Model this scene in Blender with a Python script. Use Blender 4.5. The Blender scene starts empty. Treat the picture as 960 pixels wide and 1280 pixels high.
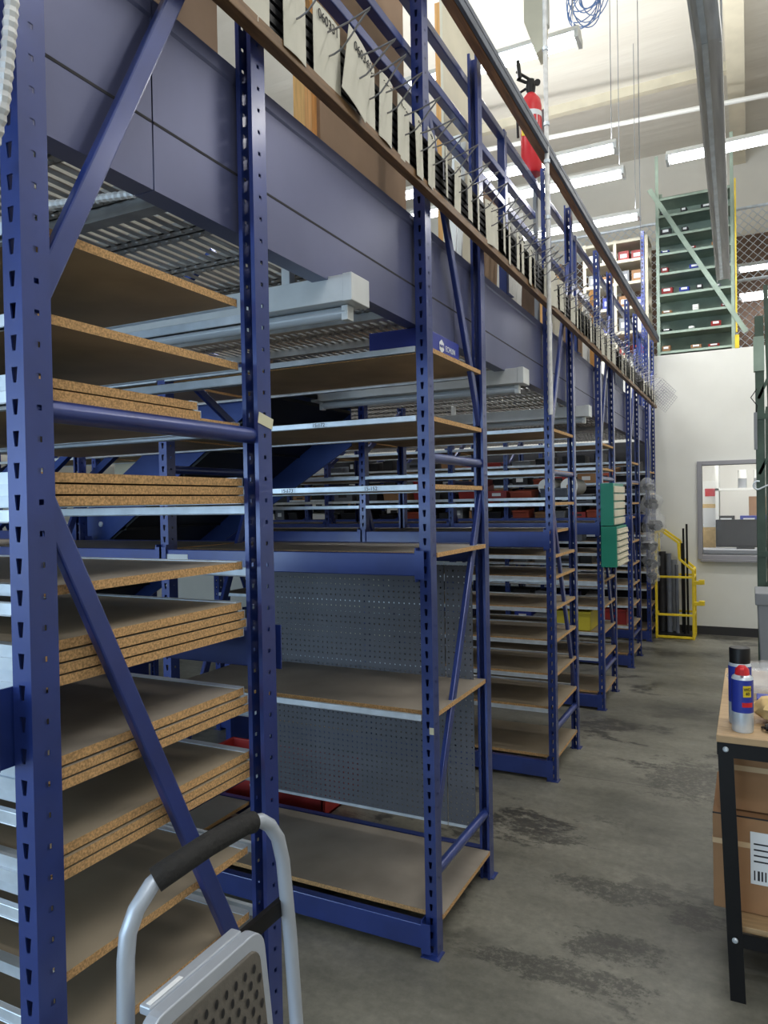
import bpy, math, random
from mathutils import Vector, Matrix
random.seed(7)
PI = math.pi
SC = bpy.context.scene
COL = SC.collection
ORD = ['first','second','third','fourth','fifth','sixth','seventh','eighth','ninth','tenth','eleventh','twelfth','thirteenth','fourteenth','fifteenth','sixteenth','seventeenth','eighteenth','nineteenth','twentieth']

# ------------------------------------------------------------------ materials
def lin(c):
    return tuple(((x/255)/12.92 if x/255 <= .04045 else ((x/255+.055)/1.055)**2.4) for x in c)
def newmat(name):
    m = bpy.data.materials.new(name); m.use_nodes = True
    return m, m.node_tree, m.node_tree.nodes['Principled BSDF']
def mat(name, rgb, rough=.5, metal=0, var=0, scale=8, emit=0, bump=0, spec=None, stretch=(1,1,1), rgb2=None):
    m, nt, b = newmat(name)
    c = lin(rgb)+(1,)
    b.inputs['Base Color'].default_value = c
    b.inputs['Roughness'].default_value = rough
    b.inputs['Metallic'].default_value = metal
    if spec is not None: b.inputs['Specular IOR Level'].default_value = spec
    if emit:
        b.inputs['Emission Color'].default_value = c; b.inputs['Emission Strength'].default_value = emit
    if var or bump or rgb2:
        tc = nt.nodes.new('ShaderNodeTexCoord'); mp = nt.nodes.new('ShaderNodeMapping')
        mp.inputs['Scale'].default_value = stretch
        nz = nt.nodes.new('ShaderNodeTexNoise'); nz.inputs['Scale'].default_value = scale; nz.inputs['Detail'].default_value = 6
        nt.links.new(tc.outputs['Object'], mp.inputs['Vector']); nt.links.new(mp.outputs[0], nz.inputs['Vector'])
        if var or rgb2:
            r = nt.nodes.new('ShaderNodeValToRGB')
            a = tuple(max(0, x*(1-var)) for x in c[:3])+(1,)
            d = (lin(rgb2)+(1,)) if rgb2 else tuple(min(1, x*(1+var)) for x in c[:3])+(1,)
            r.color_ramp.elements[0].color = a; r.color_ramp.elements[1].color = d
            r.color_ramp.elements[0].position = .36; r.color_ramp.elements[1].position = .64
            nt.links.new(nz.outputs['Fac'], r.inputs['Fac']); nt.links.new(r.outputs['Color'], b.inputs['Base Color'])
        if bump:
            bp = nt.nodes.new('ShaderNodeBump'); bp.inputs['Strength'].default_value = bump; bp.inputs['Distance'].default_value = .01
            nt.links.new(nz.outputs['Fac'], bp.inputs['Height']); nt.links.new(bp.outputs[0], b.inputs['Normal'])
    return m
def mth(nt, op, a, b=None, c=None):
    n = nt.nodes.new('ShaderNodeMath'); n.operation = op
    for i, v in enumerate((a, b, c)):
        if v is None: continue
        if isinstance(v, (int, float)): n.inputs[i].default_value = v
        else: nt.links.new(v, n.inputs[i])
    return n.outputs[0]
def holes(m, kind):
    """punch real see-through holes: kind slot / square / peg, in UV metres"""
    nt = m.node_tree; b = nt.nodes['Principled BSDF']; out = nt.nodes['Material Output']
    tc = nt.nodes.new('ShaderNodeTexCoord'); s = nt.nodes.new('ShaderNodeSeparateXYZ')
    nt.links.new(tc.outputs['UV'], s.inputs[0]); u, v = s.outputs[0], s.outputs[1]
    P = .0508
    def cell(x, p, off=0): return mth(nt, 'SUBTRACT', mth(nt, 'FLOORED_MODULO', mth(nt, 'ADD', x, off), p), p/2)
    if kind == 'slot':
        t = cell(v, P); au = mth(nt, 'ABSOLUTE', u)
        m1 = mth(nt, 'LESS_THAN', mth(nt, 'ABSOLUTE', t), .0125)
        w = mth(nt, 'ADD', mth(nt, 'MULTIPLY', mth(nt, 'ADD', t, .0125), .14), .0038)
        k1 = mth(nt, 'MULTIPLY', m1, mth(nt, 'LESS_THAN', au, w))
        t2 = mth(nt, 'ABSOLUTE', cell(v, P*3, .0254))
        t2 = mth(nt, 'ABSOLUTE', mth(nt, 'SUBTRACT', t2, P*1.5))
        k2 = mth(nt, 'MULTIPLY', mth(nt, 'LESS_THAN', t2, .0035), mth(nt, 'LESS_THAN', au, .0035))
        mask = mth(nt, 'MAXIMUM', k1, k2)
    elif kind == 'square':
        t = mth(nt, 'ABSOLUTE', cell(v, P)); au = mth(nt, 'ABSOLUTE', u)
        mask = mth(nt, 'MULTIPLY', mth(nt, 'LESS_THAN', t, .0046), mth(nt, 'LESS_THAN', au, .0046))
    else:
        a = cell(u, .0254); c = cell(v, .0254)
        r = mth(nt, 'SQRT', mth(nt, 'ADD', mth(nt, 'MULTIPLY', a, a), mth(nt, 'MULTIPLY', c, c)))
        mask = mth(nt, 'LESS_THAN', r, .0036)
    tr = nt.nodes.new('ShaderNodeBsdfTransparent'); mx = nt.nodes.new('ShaderNodeMixShader')
    nt.links.new(mask, mx.inputs[0]); nt.links.new(b.outputs[0], mx.inputs[1]); nt.links.new(tr.outputs[0], mx.inputs[2])
    nt.links.new(mx.outputs[0], out.inputs['Surface'])
    return m
M = {}
NAVY = (34, 54, 122)
M['navy'] = mat('navy_paint', NAVY, .38, .25, var=.14, scale=5)
M['post_slot'] = holes(mat('post_slot', NAVY, .38, .25, var=.14, scale=5), 'slot')
M['post_square'] = holes(mat('post_square', NAVY, .38, .25, var=.14, scale=5), 'square')
M['fascia'] = mat('hazed_navy_paint', (88, 93, 127), .36, .3, var=.12, scale=2)  # same navy paint, greyed and lightened to carry the lamp haze
M['galv'] = mat('galvanised', (206, 216, 226), .34, .45, var=.12, scale=14)
M['deckgalv'] = mat('deck_zinc', (150, 150, 150), .45, .5, var=.18, scale=10)
M['pb_edge'] = mat('particle_edge', (184, 146, 100), .9, var=.34, scale=230)
M['pb_face'] = mat('particle_face', (156, 132, 100), .6, var=.14, scale=5, bump=.02)
M['pb_grey'] = mat('particle_worn', (138, 130, 120), .5, var=.2, scale=3)
M['pb_top'] = mat('particle_top', (140, 128, 110), .55, var=.16, scale=3)
M['pegboard'] = holes(mat('grey_pegboard', (92, 94, 102), .55, .2, var=.08, scale=3), 'peg')
M['cream_peg'] = holes(mat('cream_pegboard', (216, 208, 184), .6, 0, var=.05, scale=3), 'peg')
M['wood'] = mat('brown_wood', (118, 88, 56), .5, var=.25, scale=12, stretch=(6, .6, 6))
M['handwood'] = mat('rail_wood', (142, 102, 68), .5, var=.3, scale=10, stretch=(6, .5, 6))
M['dimwood'] = mat('dim_plywood', (92, 72, 58), .7, var=.15, scale=4, stretch=(3, 1, .6))
for k_ in ('navy', 'post_slot', 'post_square'):
    q_ = M[k_].node_tree.nodes['Principled BSDF']; q_.inputs['Coat Weight'].default_value = .7; q_.inputs['Coat Roughness'].default_value = .2
M['stud'] = mat('pine', (212, 158, 92), .6, var=.15, scale=12, stretch=(8, 8, .6))
M['hardboard'] = mat('hardboard', (146, 120, 96), .75, var=.08, scale=4)
M['cream'] = mat('cream_panel', (212, 206, 186), .7, var=.06, scale=4)
M['dark'] = mat('dark_plastic', (30, 30, 34), .5, var=.2, scale=10)
M['black'] = mat('black_steel', (20, 20, 22), .45, .4)
M['rubber'] = mat('black_foam', (26, 26, 27), .8, bump=.35, scale=90)
M['tag'] = mat('tag_card', (208, 206, 194), .75, var=.03, scale=12)
M['ink'] = mat('ink', (40, 40, 46), .8)
M['wire'] = mat('hook_wire', (150, 150, 156), .32, .9)
M['white'] = mat('white_enamel', (226, 228, 226), .4)
M['housing'] = mat('fixture_housing', (206, 210, 212), .35, .2, var=.06, scale=9)
M['tube_off'] = mat('unlit_tube', (190, 198, 206), .15)
M['tube_on'] = mat('lit_tube', (250, 252, 255), .3, emit=14)
M['red'] = mat('red_paint', (200, 34, 44), .3)
M['redbin'] = mat('red_bin', (150, 40, 38), .45, var=.15, scale=8)
M['rust'] = mat('rust_red_box', (166, 78, 58), .7, var=.15, scale=8)
M['yellow'] = mat('yellow_paint', (224, 196, 42), .4, var=.12, scale=10)
M['yellowbin'] = mat('yellow_bin', (200, 184, 50), .45)
M['green'] = mat('green_shelf_paint', (142, 160, 148), .5, .2, var=.12, scale=6)
M['darkgreen'] = mat('dark_green_steel', (66, 82, 72), .5, .3, var=.2, scale=8)
M['teal'] = mat('teal_case', (26, 128, 108), .4)
M['cardboard'] = mat('cardboard', (158, 120, 86), .85, var=.07, scale=6)
M['tape'] = mat('clear_tape', (206, 178, 142), .25)
M['masking'] = mat('masking_tape', (206, 204, 178), .7)
M['paper'] = mat('paper', (224, 228, 232), .7)
M['laddersteel'] = mat('ladder_steel', (176, 184, 196), .36, .35, var=.05, scale=6)
M['tread'] = mat('tread_rubber', (92, 88, 82), .75, bump=.2, scale=60)
M['concrete_light'] = M['cream']
M['bench'] = mat('bench_top', (172, 144, 108), .55, var=.12, scale=10, stretch=(1, 8, 1))
M['blue'] = mat('carton_blue', (34, 52, 150), .45)
M['bluecable'] = mat('blue_cable', (92, 124, 176), .5)
M['grey'] = mat('grey_plastic', (128, 132, 138), .55)
M['bluegrey'] = mat('far_grey', (94, 100, 112), .6, var=.2, scale=6)
M['frame_grey'] = mat('window_frame_grey', (140, 140, 146), .5)
M['basedark'] = mat('vinyl_base', (44, 44, 46), .6)
M['orange'] = mat('orange_panel', (214, 150, 40), .6)
M['duct'] = mat('track_zinc', (214, 215, 216), .45, .1, var=.15, scale=3, stretch=(8, .5, 8))
M['amber'] = mat('amber_foam', (214, 184, 128), .9, var=.12, scale=30)
M['shadepanel'] = mat('shade_panel', (44, 46, 52), .6, .2, var=.2, scale=3)  # near-black tone of the added sheets that stand in for rack shade
M['stair'] = mat('stair_navy', (36, 58, 118), .4, .3, var=.15, scale=4)
m, nt, b = newmat('clear_plastic'); b.inputs['Base Color'].default_value = (.75,.78,.82,1); b.inputs['Roughness'].default_value = .16
b.inputs['Alpha'].default_value = .24; M['plastic'] = m
m, nt, b = newmat('window_glass'); b.inputs['Base Color'].default_value = (.9,.95,1,1); b.inputs['Roughness'].default_value = .0; b.inputs['Specular IOR Level'].default_value = .3
b.inputs['Alpha'].default_value = .05; M['glass'] = m

def wallmat(name, rgb, ribs=0, axis=0):
    m = mat(name, rgb, .8, var=.05, scale=1.2)
    return m
M['wall'] = wallmat('painted_wall', (214, 212, 204))
M['office'] = wallmat('office_wall', (212, 213, 208))
# ceiling: painted insulation blanket, soft wrinkles
m, nt, b = newmat('ceiling_blanket'); b.inputs['Roughness'].default_value = .8
tc = nt.nodes.new('ShaderNodeTexCoord'); mp = nt.nodes.new('ShaderNodeMapping'); mp.inputs['Scale'].default_value = (.25, 1.4, 1)
nz = nt.nodes.new('ShaderNodeTexNoise'); nz.inputs['Scale'].default_value = 1.6; nz.inputs['Detail'].default_value = 4
nt.links.new(tc.outputs['Object'], mp.inputs[0]); nt.links.new(mp.outputs[0], nz.inputs['Vector'])
r = nt.nodes.new('ShaderNodeValToRGB'); r.color_ramp.elements[0].color = lin((206,202,192))+(1,); r.color_ramp.elements[1].color = lin((228,226,218))+(1,)
nt.links.new(nz.outputs['Fac'], r.inputs[0]); nt.links.new(r.outputs[0], b.inputs['Base Color'])
bp = nt.nodes.new('ShaderNodeBump'); bp.inputs['Strength'].default_value = .5; bp.inputs['Distance'].default_value = .08
nt.links.new(nz.outputs['Fac'], bp.inputs['Height']); nt.links.new(bp.outputs[0], b.inputs['Normal'])
M['ceiling'] = m
# floor: worn concrete
m, nt, b = newmat('worn_concrete')
tc = nt.nodes.new('ShaderNodeTexCoord')
def noise(sc, det, rough=.6, st=(1,1,1), dist=0):
    mp = nt.nodes.new('ShaderNodeMapping'); mp.inputs['Scale'].default_value = st; nt.links.new(tc.outputs['Object'], mp.inputs[0])
    n = nt.nodes.new('ShaderNodeTexNoise'); n.inputs['Scale'].default_value = sc; n.inputs['Detail'].default_value = det
    n.inputs['Roughness'].default_value = rough; n.inputs['Distortion'].default_value = dist
    nt.links.new(mp.outputs[0], n.inputs['Vector']); return n.outputs['Fac']
def ramp(f, p0, c0, p1, c1):
    r = nt.nodes.new('ShaderNodeValToRGB'); r.color_ramp.elements[0].position = p0; r.color_ramp.elements[1].position = p1
    r.color_ramp.elements[0].color = (c0 if len(c0) == 4 else lin(c0)+(1,)); r.color_ramp.elements[1].color = (c1 if len(c1) == 4 else lin(c1)+(1,))
    nt.links.new(f, r.inputs[0]); return r.outputs[0]
def mix(f, a, c, mode='MIX'):
    x = nt.nodes.new('ShaderNodeMix'); x.data_type = 'RGBA'; x.blend_type = mode
    if isinstance(f, float): x.inputs[0].default_value = f
    else: nt.links.new(f, x.inputs[0])
    nt.links.new(a, x.inputs[6])
    if isinstance(c, tuple): x.inputs[7].default_value = c
    else: nt.links.new(c, x.inputs[7])
    return x.outputs[2]
base = ramp(noise(1.1, 8, .65, (.6, 1.3, 1)), .3, (84,84,77), .7, (144,142,131))
fine = ramp(noise(26, 6, .7), .35, (.72,.72,.72,1), .68, (1,1,1,1))
base = mix(1.0, base, fine, 'MULTIPLY')
stain = ramp(noise(1.5, 12, .68, (1, 1.5, 1), .3), .525, (0,0,0,1), .56, (1,1,1,1))
zone = ramp(noise(.75, 3, .5, (1, 1, 1)), .44, (0,0,0,1), .52, (1,1,1,1))
sp = ramp(noise(11, 8, .75, (1, 1.5, 1)), .40, (0,0,0,1), .50, (1,1,1,1))
st = mix(1.0, mix(1.0, stain, zone, 'MULTIPLY'), sp, 'MULTIPLY')
sxyz = nt.nodes.new('ShaderNodeSeparateXYZ'); nt.links.new(tc.outputs['Object'], sxyz.inputs[0])
blot = noise(9, 14, .8, (1, 1.5, 1), .2); acc = None
for cx, cy, rx, ry in ((-.52, 3.12, .42, .14), (-.20, 3.05, .16, .14), (-.32, 4.55, .42, .50), (-.47, 2.72, .25, .16), (-.62, 2.5, .5, .12), (-.1, 4.0, .16, .4), (-.9, 3.5, .3, .12), (.1, 2.0, .4, .12)):
    dx = mth(nt, 'DIVIDE', mth(nt, 'SUBTRACT', sxyz.outputs[0], cx), rx); dy = mth(nt, 'DIVIDE', mth(nt, 'SUBTRACT', sxyz.outputs[1], cy), ry)
    dd = mth(nt, 'SQRT', mth(nt, 'ADD', mth(nt, 'MULTIPLY', dx, dx), mth(nt, 'MULTIPLY', dy, dy)))
    v_ = mth(nt, 'MULTIPLY', mth(nt, 'SUBTRACT', 1.3, dd), .34)
    acc = v_ if acc is None else mth(nt, 'MAXIMUM', acc, v_)
patch = ramp(mth(nt, 'ADD', mth(nt, 'MAXIMUM', acc, 0.0), mth(nt, 'SUBTRACT', blot, .5)), .22, (0,0,0,1), .27, (1,1,1,1))
pm_ = nt.nodes.new('ShaderNodeMath'); pm_.operation = 'MULTIPLY'; pm_.inputs[1].default_value = .75; nt.links.new(mix(1.0, patch, ramp(noise(38, 8, .8), .42, (.15,.15,.15,1), .5, (1,1,1,1)), 'MULTIPLY'), pm_.inputs[0])
base = mix(st, base, lin((62,61,58))+(1,))
base = mix(pm_.outputs[0], base, lin((58,57,54))+(1,))
scr = ramp(noise(3.2, 10, .8, (2.5, .35, 1), 1.5), .66, (0,0,0,1), .70, (1,1,1,1))
scf = nt.nodes.new('ShaderNodeMath'); scf.operation = 'MULTIPLY'; scf.inputs[1].default_value = .45; nt.links.new(scr, scf.inputs[0])
base = mix(scf.outputs[0], base, lin((190,188,180))+(1,))
# control joints: thin sawn lines
s = nt.nodes.new('ShaderNodeSeparateXYZ'); nt.links.new(tc.outputs['Object'], s.inputs[0])
jy = mth(nt, 'LESS_THAN', mth(nt, 'ABSOLUTE', mth(nt, 'SUBTRACT', mth(nt, 'FLOORED_MODULO', mth(nt, 'ADD', s.outputs[1], mth(nt,'MULTIPLY', s.outputs[0], .0)), 2.9), 1.45)), .004)
base = mix(mth(nt, 'MULTIPLY', jy, .55), base, lin((60,58,54))+(1,))
nt.links.new(base, b.inputs['Base Color'])
rr = ramp(noise(2.2, 6), .3, (.30,.30,.30,1), .7, (.55,.55,.55,1)); nt.links.new(rr, b.inputs['Roughness'])
bp = nt.nodes.new('ShaderNodeBump'); bp.inputs['Strength'].default_value = .12; bp.inputs['Distance'].default_value = .01
nt.links.new(noise(18, 8), bp.inputs['Height']); nt.links.new(bp.outputs[0], b.inputs['Normal'])
M['floor'] = m

# ------------------------------------------------------------------ mesh builder
class MB:
    def __init__(s): s.v = []; s.f = []; s.mi = []; s.uv = {}
    def quad(s, pts, mi=0, uv=None):
        n = len(s.v); s.v += [tuple(p) for p in pts]; s.f.append(tuple(range(n, n+len(pts)))); s.mi.append(mi)
        if uv: s.uv[len(s.f)-1] = uv
        return s
    def box(s, x0, x1, y0, y1, z0, z1, mi=0, top=None, bot=None):
        n = len(s.v); t = mi if top is None else top; bt = t if bot is None else bot
        s.v += [(x0,y0,z0),(x1,y0,z0),(x1,y1,z0),(x0,y1,z0),(x0,y0,z1),(x1,y0,z1),(x1,y1,z1),(x0,y1,z1)]
        for f, k in (((0,3,2,1),bt),((4,5,6,7),t),((0,1,5,4),mi),((1,2,6,5),mi),((2,3,7,6),mi),((3,0,4,7),mi)):
            s.f.append(tuple(n+i for i in f)); s.mi.append(k)
        return s
    def obox(s, a, b, w, h, up=(0,0,1), mi=0):
        """bar of rectangular section from a to b"""
        a, b = Vector(a), Vector(b); d = (b-a).normalized(); u = Vector(up)
        r = d.cross(u)
        if r.length < 1e-4: r = d.cross(Vector((1,0,0)))
        r.normalize(); u = r.cross(d)
        n = len(s.v)
        for p in (a, b):
            for i, j in ((-1,-1),(1,-1),(1,1),(-1,1)): s.v.append(tuple(p + r*(w/2*i) + u*(h/2*j)))
        for f in ((0,3,2,1),(4,5,6,7),(0,1,5,4),(1,2,6,5),(2,3,7,6),(3,0,4,7)):
            s.f.append(tuple(n+i for i in f)); s.mi.append(mi)
        return s
    def tube(s, pts, r, n=8, mi=0, cap=True):
        pts = [Vector(p) for p in pts]; rs = r if isinstance(r, (list, tuple)) else [r]*len(pts)
        base = len(s.v); prev = None
        for i, p in enumerate(pts):
            d = (pts[min(i+1, len(pts)-1)] - pts[max(i-1, 0)]).normalized()
            if prev is None:
                u = Vector((0,0,1)) if abs(d.z) < .9 else Vector((1,0,0))
                r1 = d.cross(u).normalized()
            else:
                r1 = (prev - d*prev.dot(d)).normalized()
            prev = r1; u1 = d.cross(r1)
            for k in range(n):
                a = 2*PI*k/n; s.v.append(tuple(p + (r1*math.cos(a)+u1*math.sin(a))*rs[i]))
        for i in range(len(pts)-1):
            for k in range(n):
                a = base+i*n+k; b_ = base+i*n+(k+1)%n
                s.f.append((a, b_, b_+n, a+n)); s.mi.append(mi)
        if cap:
            s.f.append(tuple(base+k for k in range(n))[::-1]); s.mi.append(mi)
            e = base+(len(pts)-1)*n
            s.f.append(tuple(e+k for k in range(n))); s.mi.append(mi)
        return s
    def lathe(s, prof, cx=0, cy=0, n=20, mi=0):
        base = len(s.v)
        for r, z in prof:
            for k in range(n):
                a = 2*PI*k/n; s.v.append((cx+r*math.cos(a), cy+r*math.sin(a), z))
        for i in range(len(prof)-1):
            for k in range(n):
                a = base+i*n+k; b_ = base+i*n+(k+1)%n
                s.f.append((a, b_, b_+n, a+n)); s.mi.append(mi)
        s.f.append(tuple(base+k for k in range(n))[::-1]); s.mi.append(mi)
        e = base+(len(prof)-1)*n; s.f.append(tuple(e+k for k in range(n))); s.mi.append(mi)
        return s
    def prism(s, pts2, lo, hi, plane='xz', mi=0):
        """extrude a polygon; plane xz: extruded along y, plane yz: along x, xy: along z"""
        def m3(p, t): return {'xz': (p[0], t, p[1]), 'yz': (t, p[0], p[1]), 'xy': (p[0], p[1], t)}[plane]
        n = len(s.v); k = len(pts2)
        s.v += [m3(p, lo) for p in pts2] + [m3(p, hi) for p in pts2]
        s.f.append(tuple(n+i for i in range(k))); s.mi.append(mi)
        s.f.append(tuple(n+k+i for i in range(k))[::-1]); s.mi.append(mi)
        for i in range(k):
            j = (i+1) % k; s.f.append((n+i, n+j, n+k+j, n+k+i)); s.mi.append(mi)
        return s
    def mesh(s, name, mats):
        me = bpy.data.meshes.new(name); me.from_pydata(s.v, [], s.f)
        mats = mats if isinstance(mats, (list, tuple)) else [mats]
        for m_ in mats: me.materials.append(M[m_] if isinstance(m_, str) else m_)
        me.polygons.foreach_set('material_index', s.mi)
        if s.uv:
            ul = me.uv_layers.new(name='UVMap')
            for fi, uv in s.uv.items():
                p = me.polygons[fi]
                for li, c in zip(p.loop_indices, uv): ul.data[li].uv = c
        me.validate(); me.update(); return me
    def build(s, name, mats, parent=None, smooth=False, bevel=0, recalc=True):
        me = s.mesh(name, mats)
        if recalc and not s.uv:
            import bmesh
            bm = bmesh.new(); bm.from_mesh(me); bmesh.ops.recalc_face_normals(bm, faces=bm.faces); bm.to_mesh(me); bm.free()
        o = bpy.data.objects.new(name, me); COL.objects.link(o)
        if parent: o.parent = parent
        if smooth:
            me.polygons.foreach_set('use_smooth', [True]*len(me.polygons))
            md = o.modifiers.new('es', 'EDGE_SPLIT'); md.split_angle = math.radians(40)
        if bevel:
            bv = o.modifiers.new('bv', 'BEVEL'); bv.width = bevel; bv.segments = 2; bv.limit_method = 'ANGLE'
        return o
def thing(name, label, cat, loc=(0,0,0), rz=0, group=None):
    o = bpy.data.objects.new(name, None); COL.objects.link(o); o.location = loc; o.rotation_euler = (0,0,rz)
    o.empty_display_size = .1
    return tag(o, label, cat, group)
def tag(o, label, cat, group=None):
    o['label'] = label; o['category'] = cat
    if group: o['group'] = group
    return o
def struct(o): o['kind'] = 'structure'; return o
def kids(o, cache={}): return [c for c in COL.objects if c.parent == o]
def dup(root, ks, loc, label, rz=None):
    r = root.copy(); COL.objects.link(r); r.location = loc; r['label'] = label
    if rz is not None: r.rotation_euler = (0,0,rz)
    for ch, gs in ks:
        c = ch.copy(); COL.objects.link(c); c.parent = r
        for g in gs:
            d = g.copy(); COL.objects.link(d); d.parent = c
    return r
def tree(root): return [(c, kids(c)) for c in kids(root)]
def text(s, size, loc, rot, m_, parent, ext=.0006, name='lettering', align='CENTER'):
    cu = bpy.data.curves.new('t', 'FONT'); cu.body = s; cu.size = size; cu.extrude = ext; cu.align_x = align; cu.align_y = 'CENTER'
    o = bpy.data.objects.new('t', cu); COL.objects.link(o); bpy.context.view_layer.update()
    me = bpy.data.meshes.new_from_object(o.evaluated_get(bpy.context.evaluated_depsgraph_get()))
    bpy.data.objects.remove(o); me.name = name; me.materials.clear(); me.materials.append(M[m_])
    n = bpy.data.objects.new(name, me); COL.objects.link(n); n.location = loc; n.rotation_euler = rot
    if parent: n.parent = parent
    return n

# ------------------------------------------------------------------ camera
F = 911.
yaw, pit, rol = [math.radians(a) for a in (26.653, .709, -1.023)]
f = Vector((-math.sin(yaw)*math.cos(pit), math.cos(yaw)*math.cos(pit), -math.sin(pit)))
r0 = Vector((math.cos(yaw), math.sin(yaw), 0)); u0 = r0.cross(f)
rt = r0*math.cos(rol)+u0*math.sin(rol); up = -r0*math.sin(rol)+u0*math.cos(rol)
cam = bpy.data.cameras.new('camera'); co = bpy.data.objects.new('camera', cam); COL.objects.link(co)
cam.sensor_fit = 'HORIZONTAL'; cam.sensor_width = 36; cam.lens = F/960*36; cam.clip_start = .02
Mx = Matrix((( rt.x, up.x, -f.x, 0), (rt.y, up.y, -f.y, 0), (rt.z, up.z, -f.z, 1.64), (0,0,0,1)))
co.matrix_world = Mx; SC.camera = co

# ------------------------------------------------------------------ room shell
X0 = -1.02                                # outer face of the rack row ends
struct(MB().box(-9, 5, -6, 12.2, -.12, 0).build('floor', 'floor'))
struct(MB().box(-9, 5, -6, 12.2, 7.0, 7.1).build('ceiling', 'ceiling'))
struct(MB().box(-9.12, -9, -6, 12.2, 0, 7).build('wall_left', 'wall'))
struct(MB().box(5, 5.12, -6, 12.2, 0, 7).build('wall_right', 'wall'))
struct(MB().box(-9, 5, -6.12, -6, 0, 7).build('wall_rear', 'wall'))
w = MB(); w.box(-9, 5, 12.2, 12.32, 0, 7); struct(w.build('wall_far', 'wall'))
# office wall with its window opening
YW = 9.5
w = MB(); wx0, wx1, wz0, wz1 = -.51, .75, .95, 2.02
w.box(-9, wx0, YW, YW+.12, 0, 3.378); w.box(wx1, 5, YW, YW+.12, 0, 3.378)
w.box(wx0, wx1, YW, YW+.12, 0, wz0); w.box(wx0, wx1, YW, YW+.12, wz1, 3.378)
struct(w.build('wall_office', 'office'))
struct(MB().box(-9, 5, YW+.12, 12.2, 3.26, 3.37).build('floor_loft', 'wood'))
struct(MB().box(-.9, 5, YW-.014, YW, 0, .1).build('baseboard_office', 'basedark'))
fr = MB()
for a in ((wx0-.05, wx0, wz0-.05, wz1+.05), (wx1, wx1+.05, wz0-.05, wz1+.05), (wx0, wx1, wz1, wz1+.05), (wx0, wx1, wz0-.05, wz0)):
    fr.box(a[0], a[1], YW-.03, YW+.14, a[2], a[3])
wf = struct(fr.build('window_1', 'frame_grey', bevel=.004))
MB().box(wx0, wx1, YW+.05, YW+.056, wz0, wz1).build('pane', 'glass', wf)
MB().box(wx0-.02, wx1+.02, YW-.06, YW, wz0-.075, wz0-.05).build('window_sill', 'frame_grey', wf)
struct(MB().box(-3, 5, 11.9, 11.98, 0, 3.26).build('wall_office_back', 'office'))
struct(MB().box(-9, 5, 12.1, 12.2, 3.37, 5.5).build('trim_1', 'dimwood'))
# ceiling beams and sprinkler pipe
struct(MB().box(-.19, -.0, -6, 12.2, 6.6, 7.0).build('trim_2', 'cream'))
for i, y in enumerate((10.0, 5.6, 1.5, -2.5)):
    struct(MB().box(-9, -.19, y, y+.1, 6.88, 7.0).build('trim_%d' % (i+3), 'cream'))
p = MB().tube([(-8.9, 8.89, 6.35), (4.9, 10.2, 6.35)], .03).build('sprinkler_pipe', 'white', smooth=True)
tag(p, 'thin white sprinkler pipe crossing under the ceiling above the far lights', 'pipe')

# ------------------------------------------------------------------ upright frames
PW, PD = .044, .053      # post width (x) and depth (y)
def post_mesh(h, flip):
    """channel post: web with teardrop slots at y=0, flanges with square holes, lips; flip mirrors it in y"""
    s = -1 if flip else 1; t = .0022
    b = MB(); w = PW/2
    def sheet(p, q, mi, u0, u1):
        a, c = (p[0], s*p[1]), (q[0], s*q[1])
        b.quad([(a[0],a[1],0),(c[0],c[1],0),(c[0],c[1],h),(a[0],a[1],h)], mi, [(u0,0),(u1,0),(u1,h),(u0,h)])
    for o_ in (0, t):                       # outer and inner skin
        sheet((-w+o_, o_), (w-o_, o_), 1, -w, w)
        sheet((-w+o_, o_), (-w+o_, PD), 2, -PD/2, PD/2)
        sheet((w-o_, o_), (w-o_, PD), 2, -PD/2, PD/2)
    for sx in (-1, 1):
        sheet((sx*w, PD), (sx*(w-.011), PD), 0, 0, .01)
        sheet((sx*(w-.011), PD), (sx*(w-.011), PD-.008), 0, 0, .01)
    return b.mesh('post', ['navy', 'post_slot', 'post_square'])
PM = {}
def frame(y0, y1, x, h, rev, label, outer=True, low=False):
    t = thing('upright_frame', label, 'rack frame', (x-PW/2, y0, 0), 0, 'navy rack upright frames')
    d = y1-y0
    for k, (yy, fl) in enumerate(((0, False), (d, True))):
        key = (h, fl)
        if key not in PM: PM[key] = post_mesh(h, fl)
        o = bpy.data.objects.new('post', PM[key]); COL.objects.link(o); o.parent = t; o.location = (0, yy, 0)
        MB().box(-.035, .035, yy-.012+(-.03 if fl else -.01), yy+.05+(-.03 if fl else -.01), 0, .004).build('foot_plate', 'navy', t)
    a, b_ = .035, d-.035
    def z(v): return v
    for zz in (.285, 1.803):
        MB().tube([(0, a-.01, zz), (0, b_+.01, zz)], .019, 10).build('horizontal_strut', 'navy', t, smooth=True)
    D = [(.42, 1.68), (1.97, 3.18)]
    for j, (z0, z1) in enumerate(D):
        if z1 > h: z1 = h-.04
        if (j == 0) != rev: p0, p1 = (0, a, z0), (0, b_, z1)
        else: p0, p1 = (0, b_, z0), (0, a, z1)
        MB().obox(p0, p1, .038, .020, (1,0,0)).build('diagonal_brace', 'navy', t, bevel=.004)
    return t
ROWS = [(.776, 1.440), (2.398, 3.045), (4.215, 4.865), (5.795, 6.435), (7.365, 7.99), (8.80, 9.42)]
RN = ['nearest', 'second', 'third', 'fourth', 'fifth', 'sixth']
BX = [X0, X0-1.23, X0-2.46, X0-3.69, X0-4.92]
BNM = ['walkway end', 'one bay in from the walkway', 'two bays in from the walkway', 'three bays in from the walkway', 'four bays in from the walkway']
frames = {}
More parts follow.
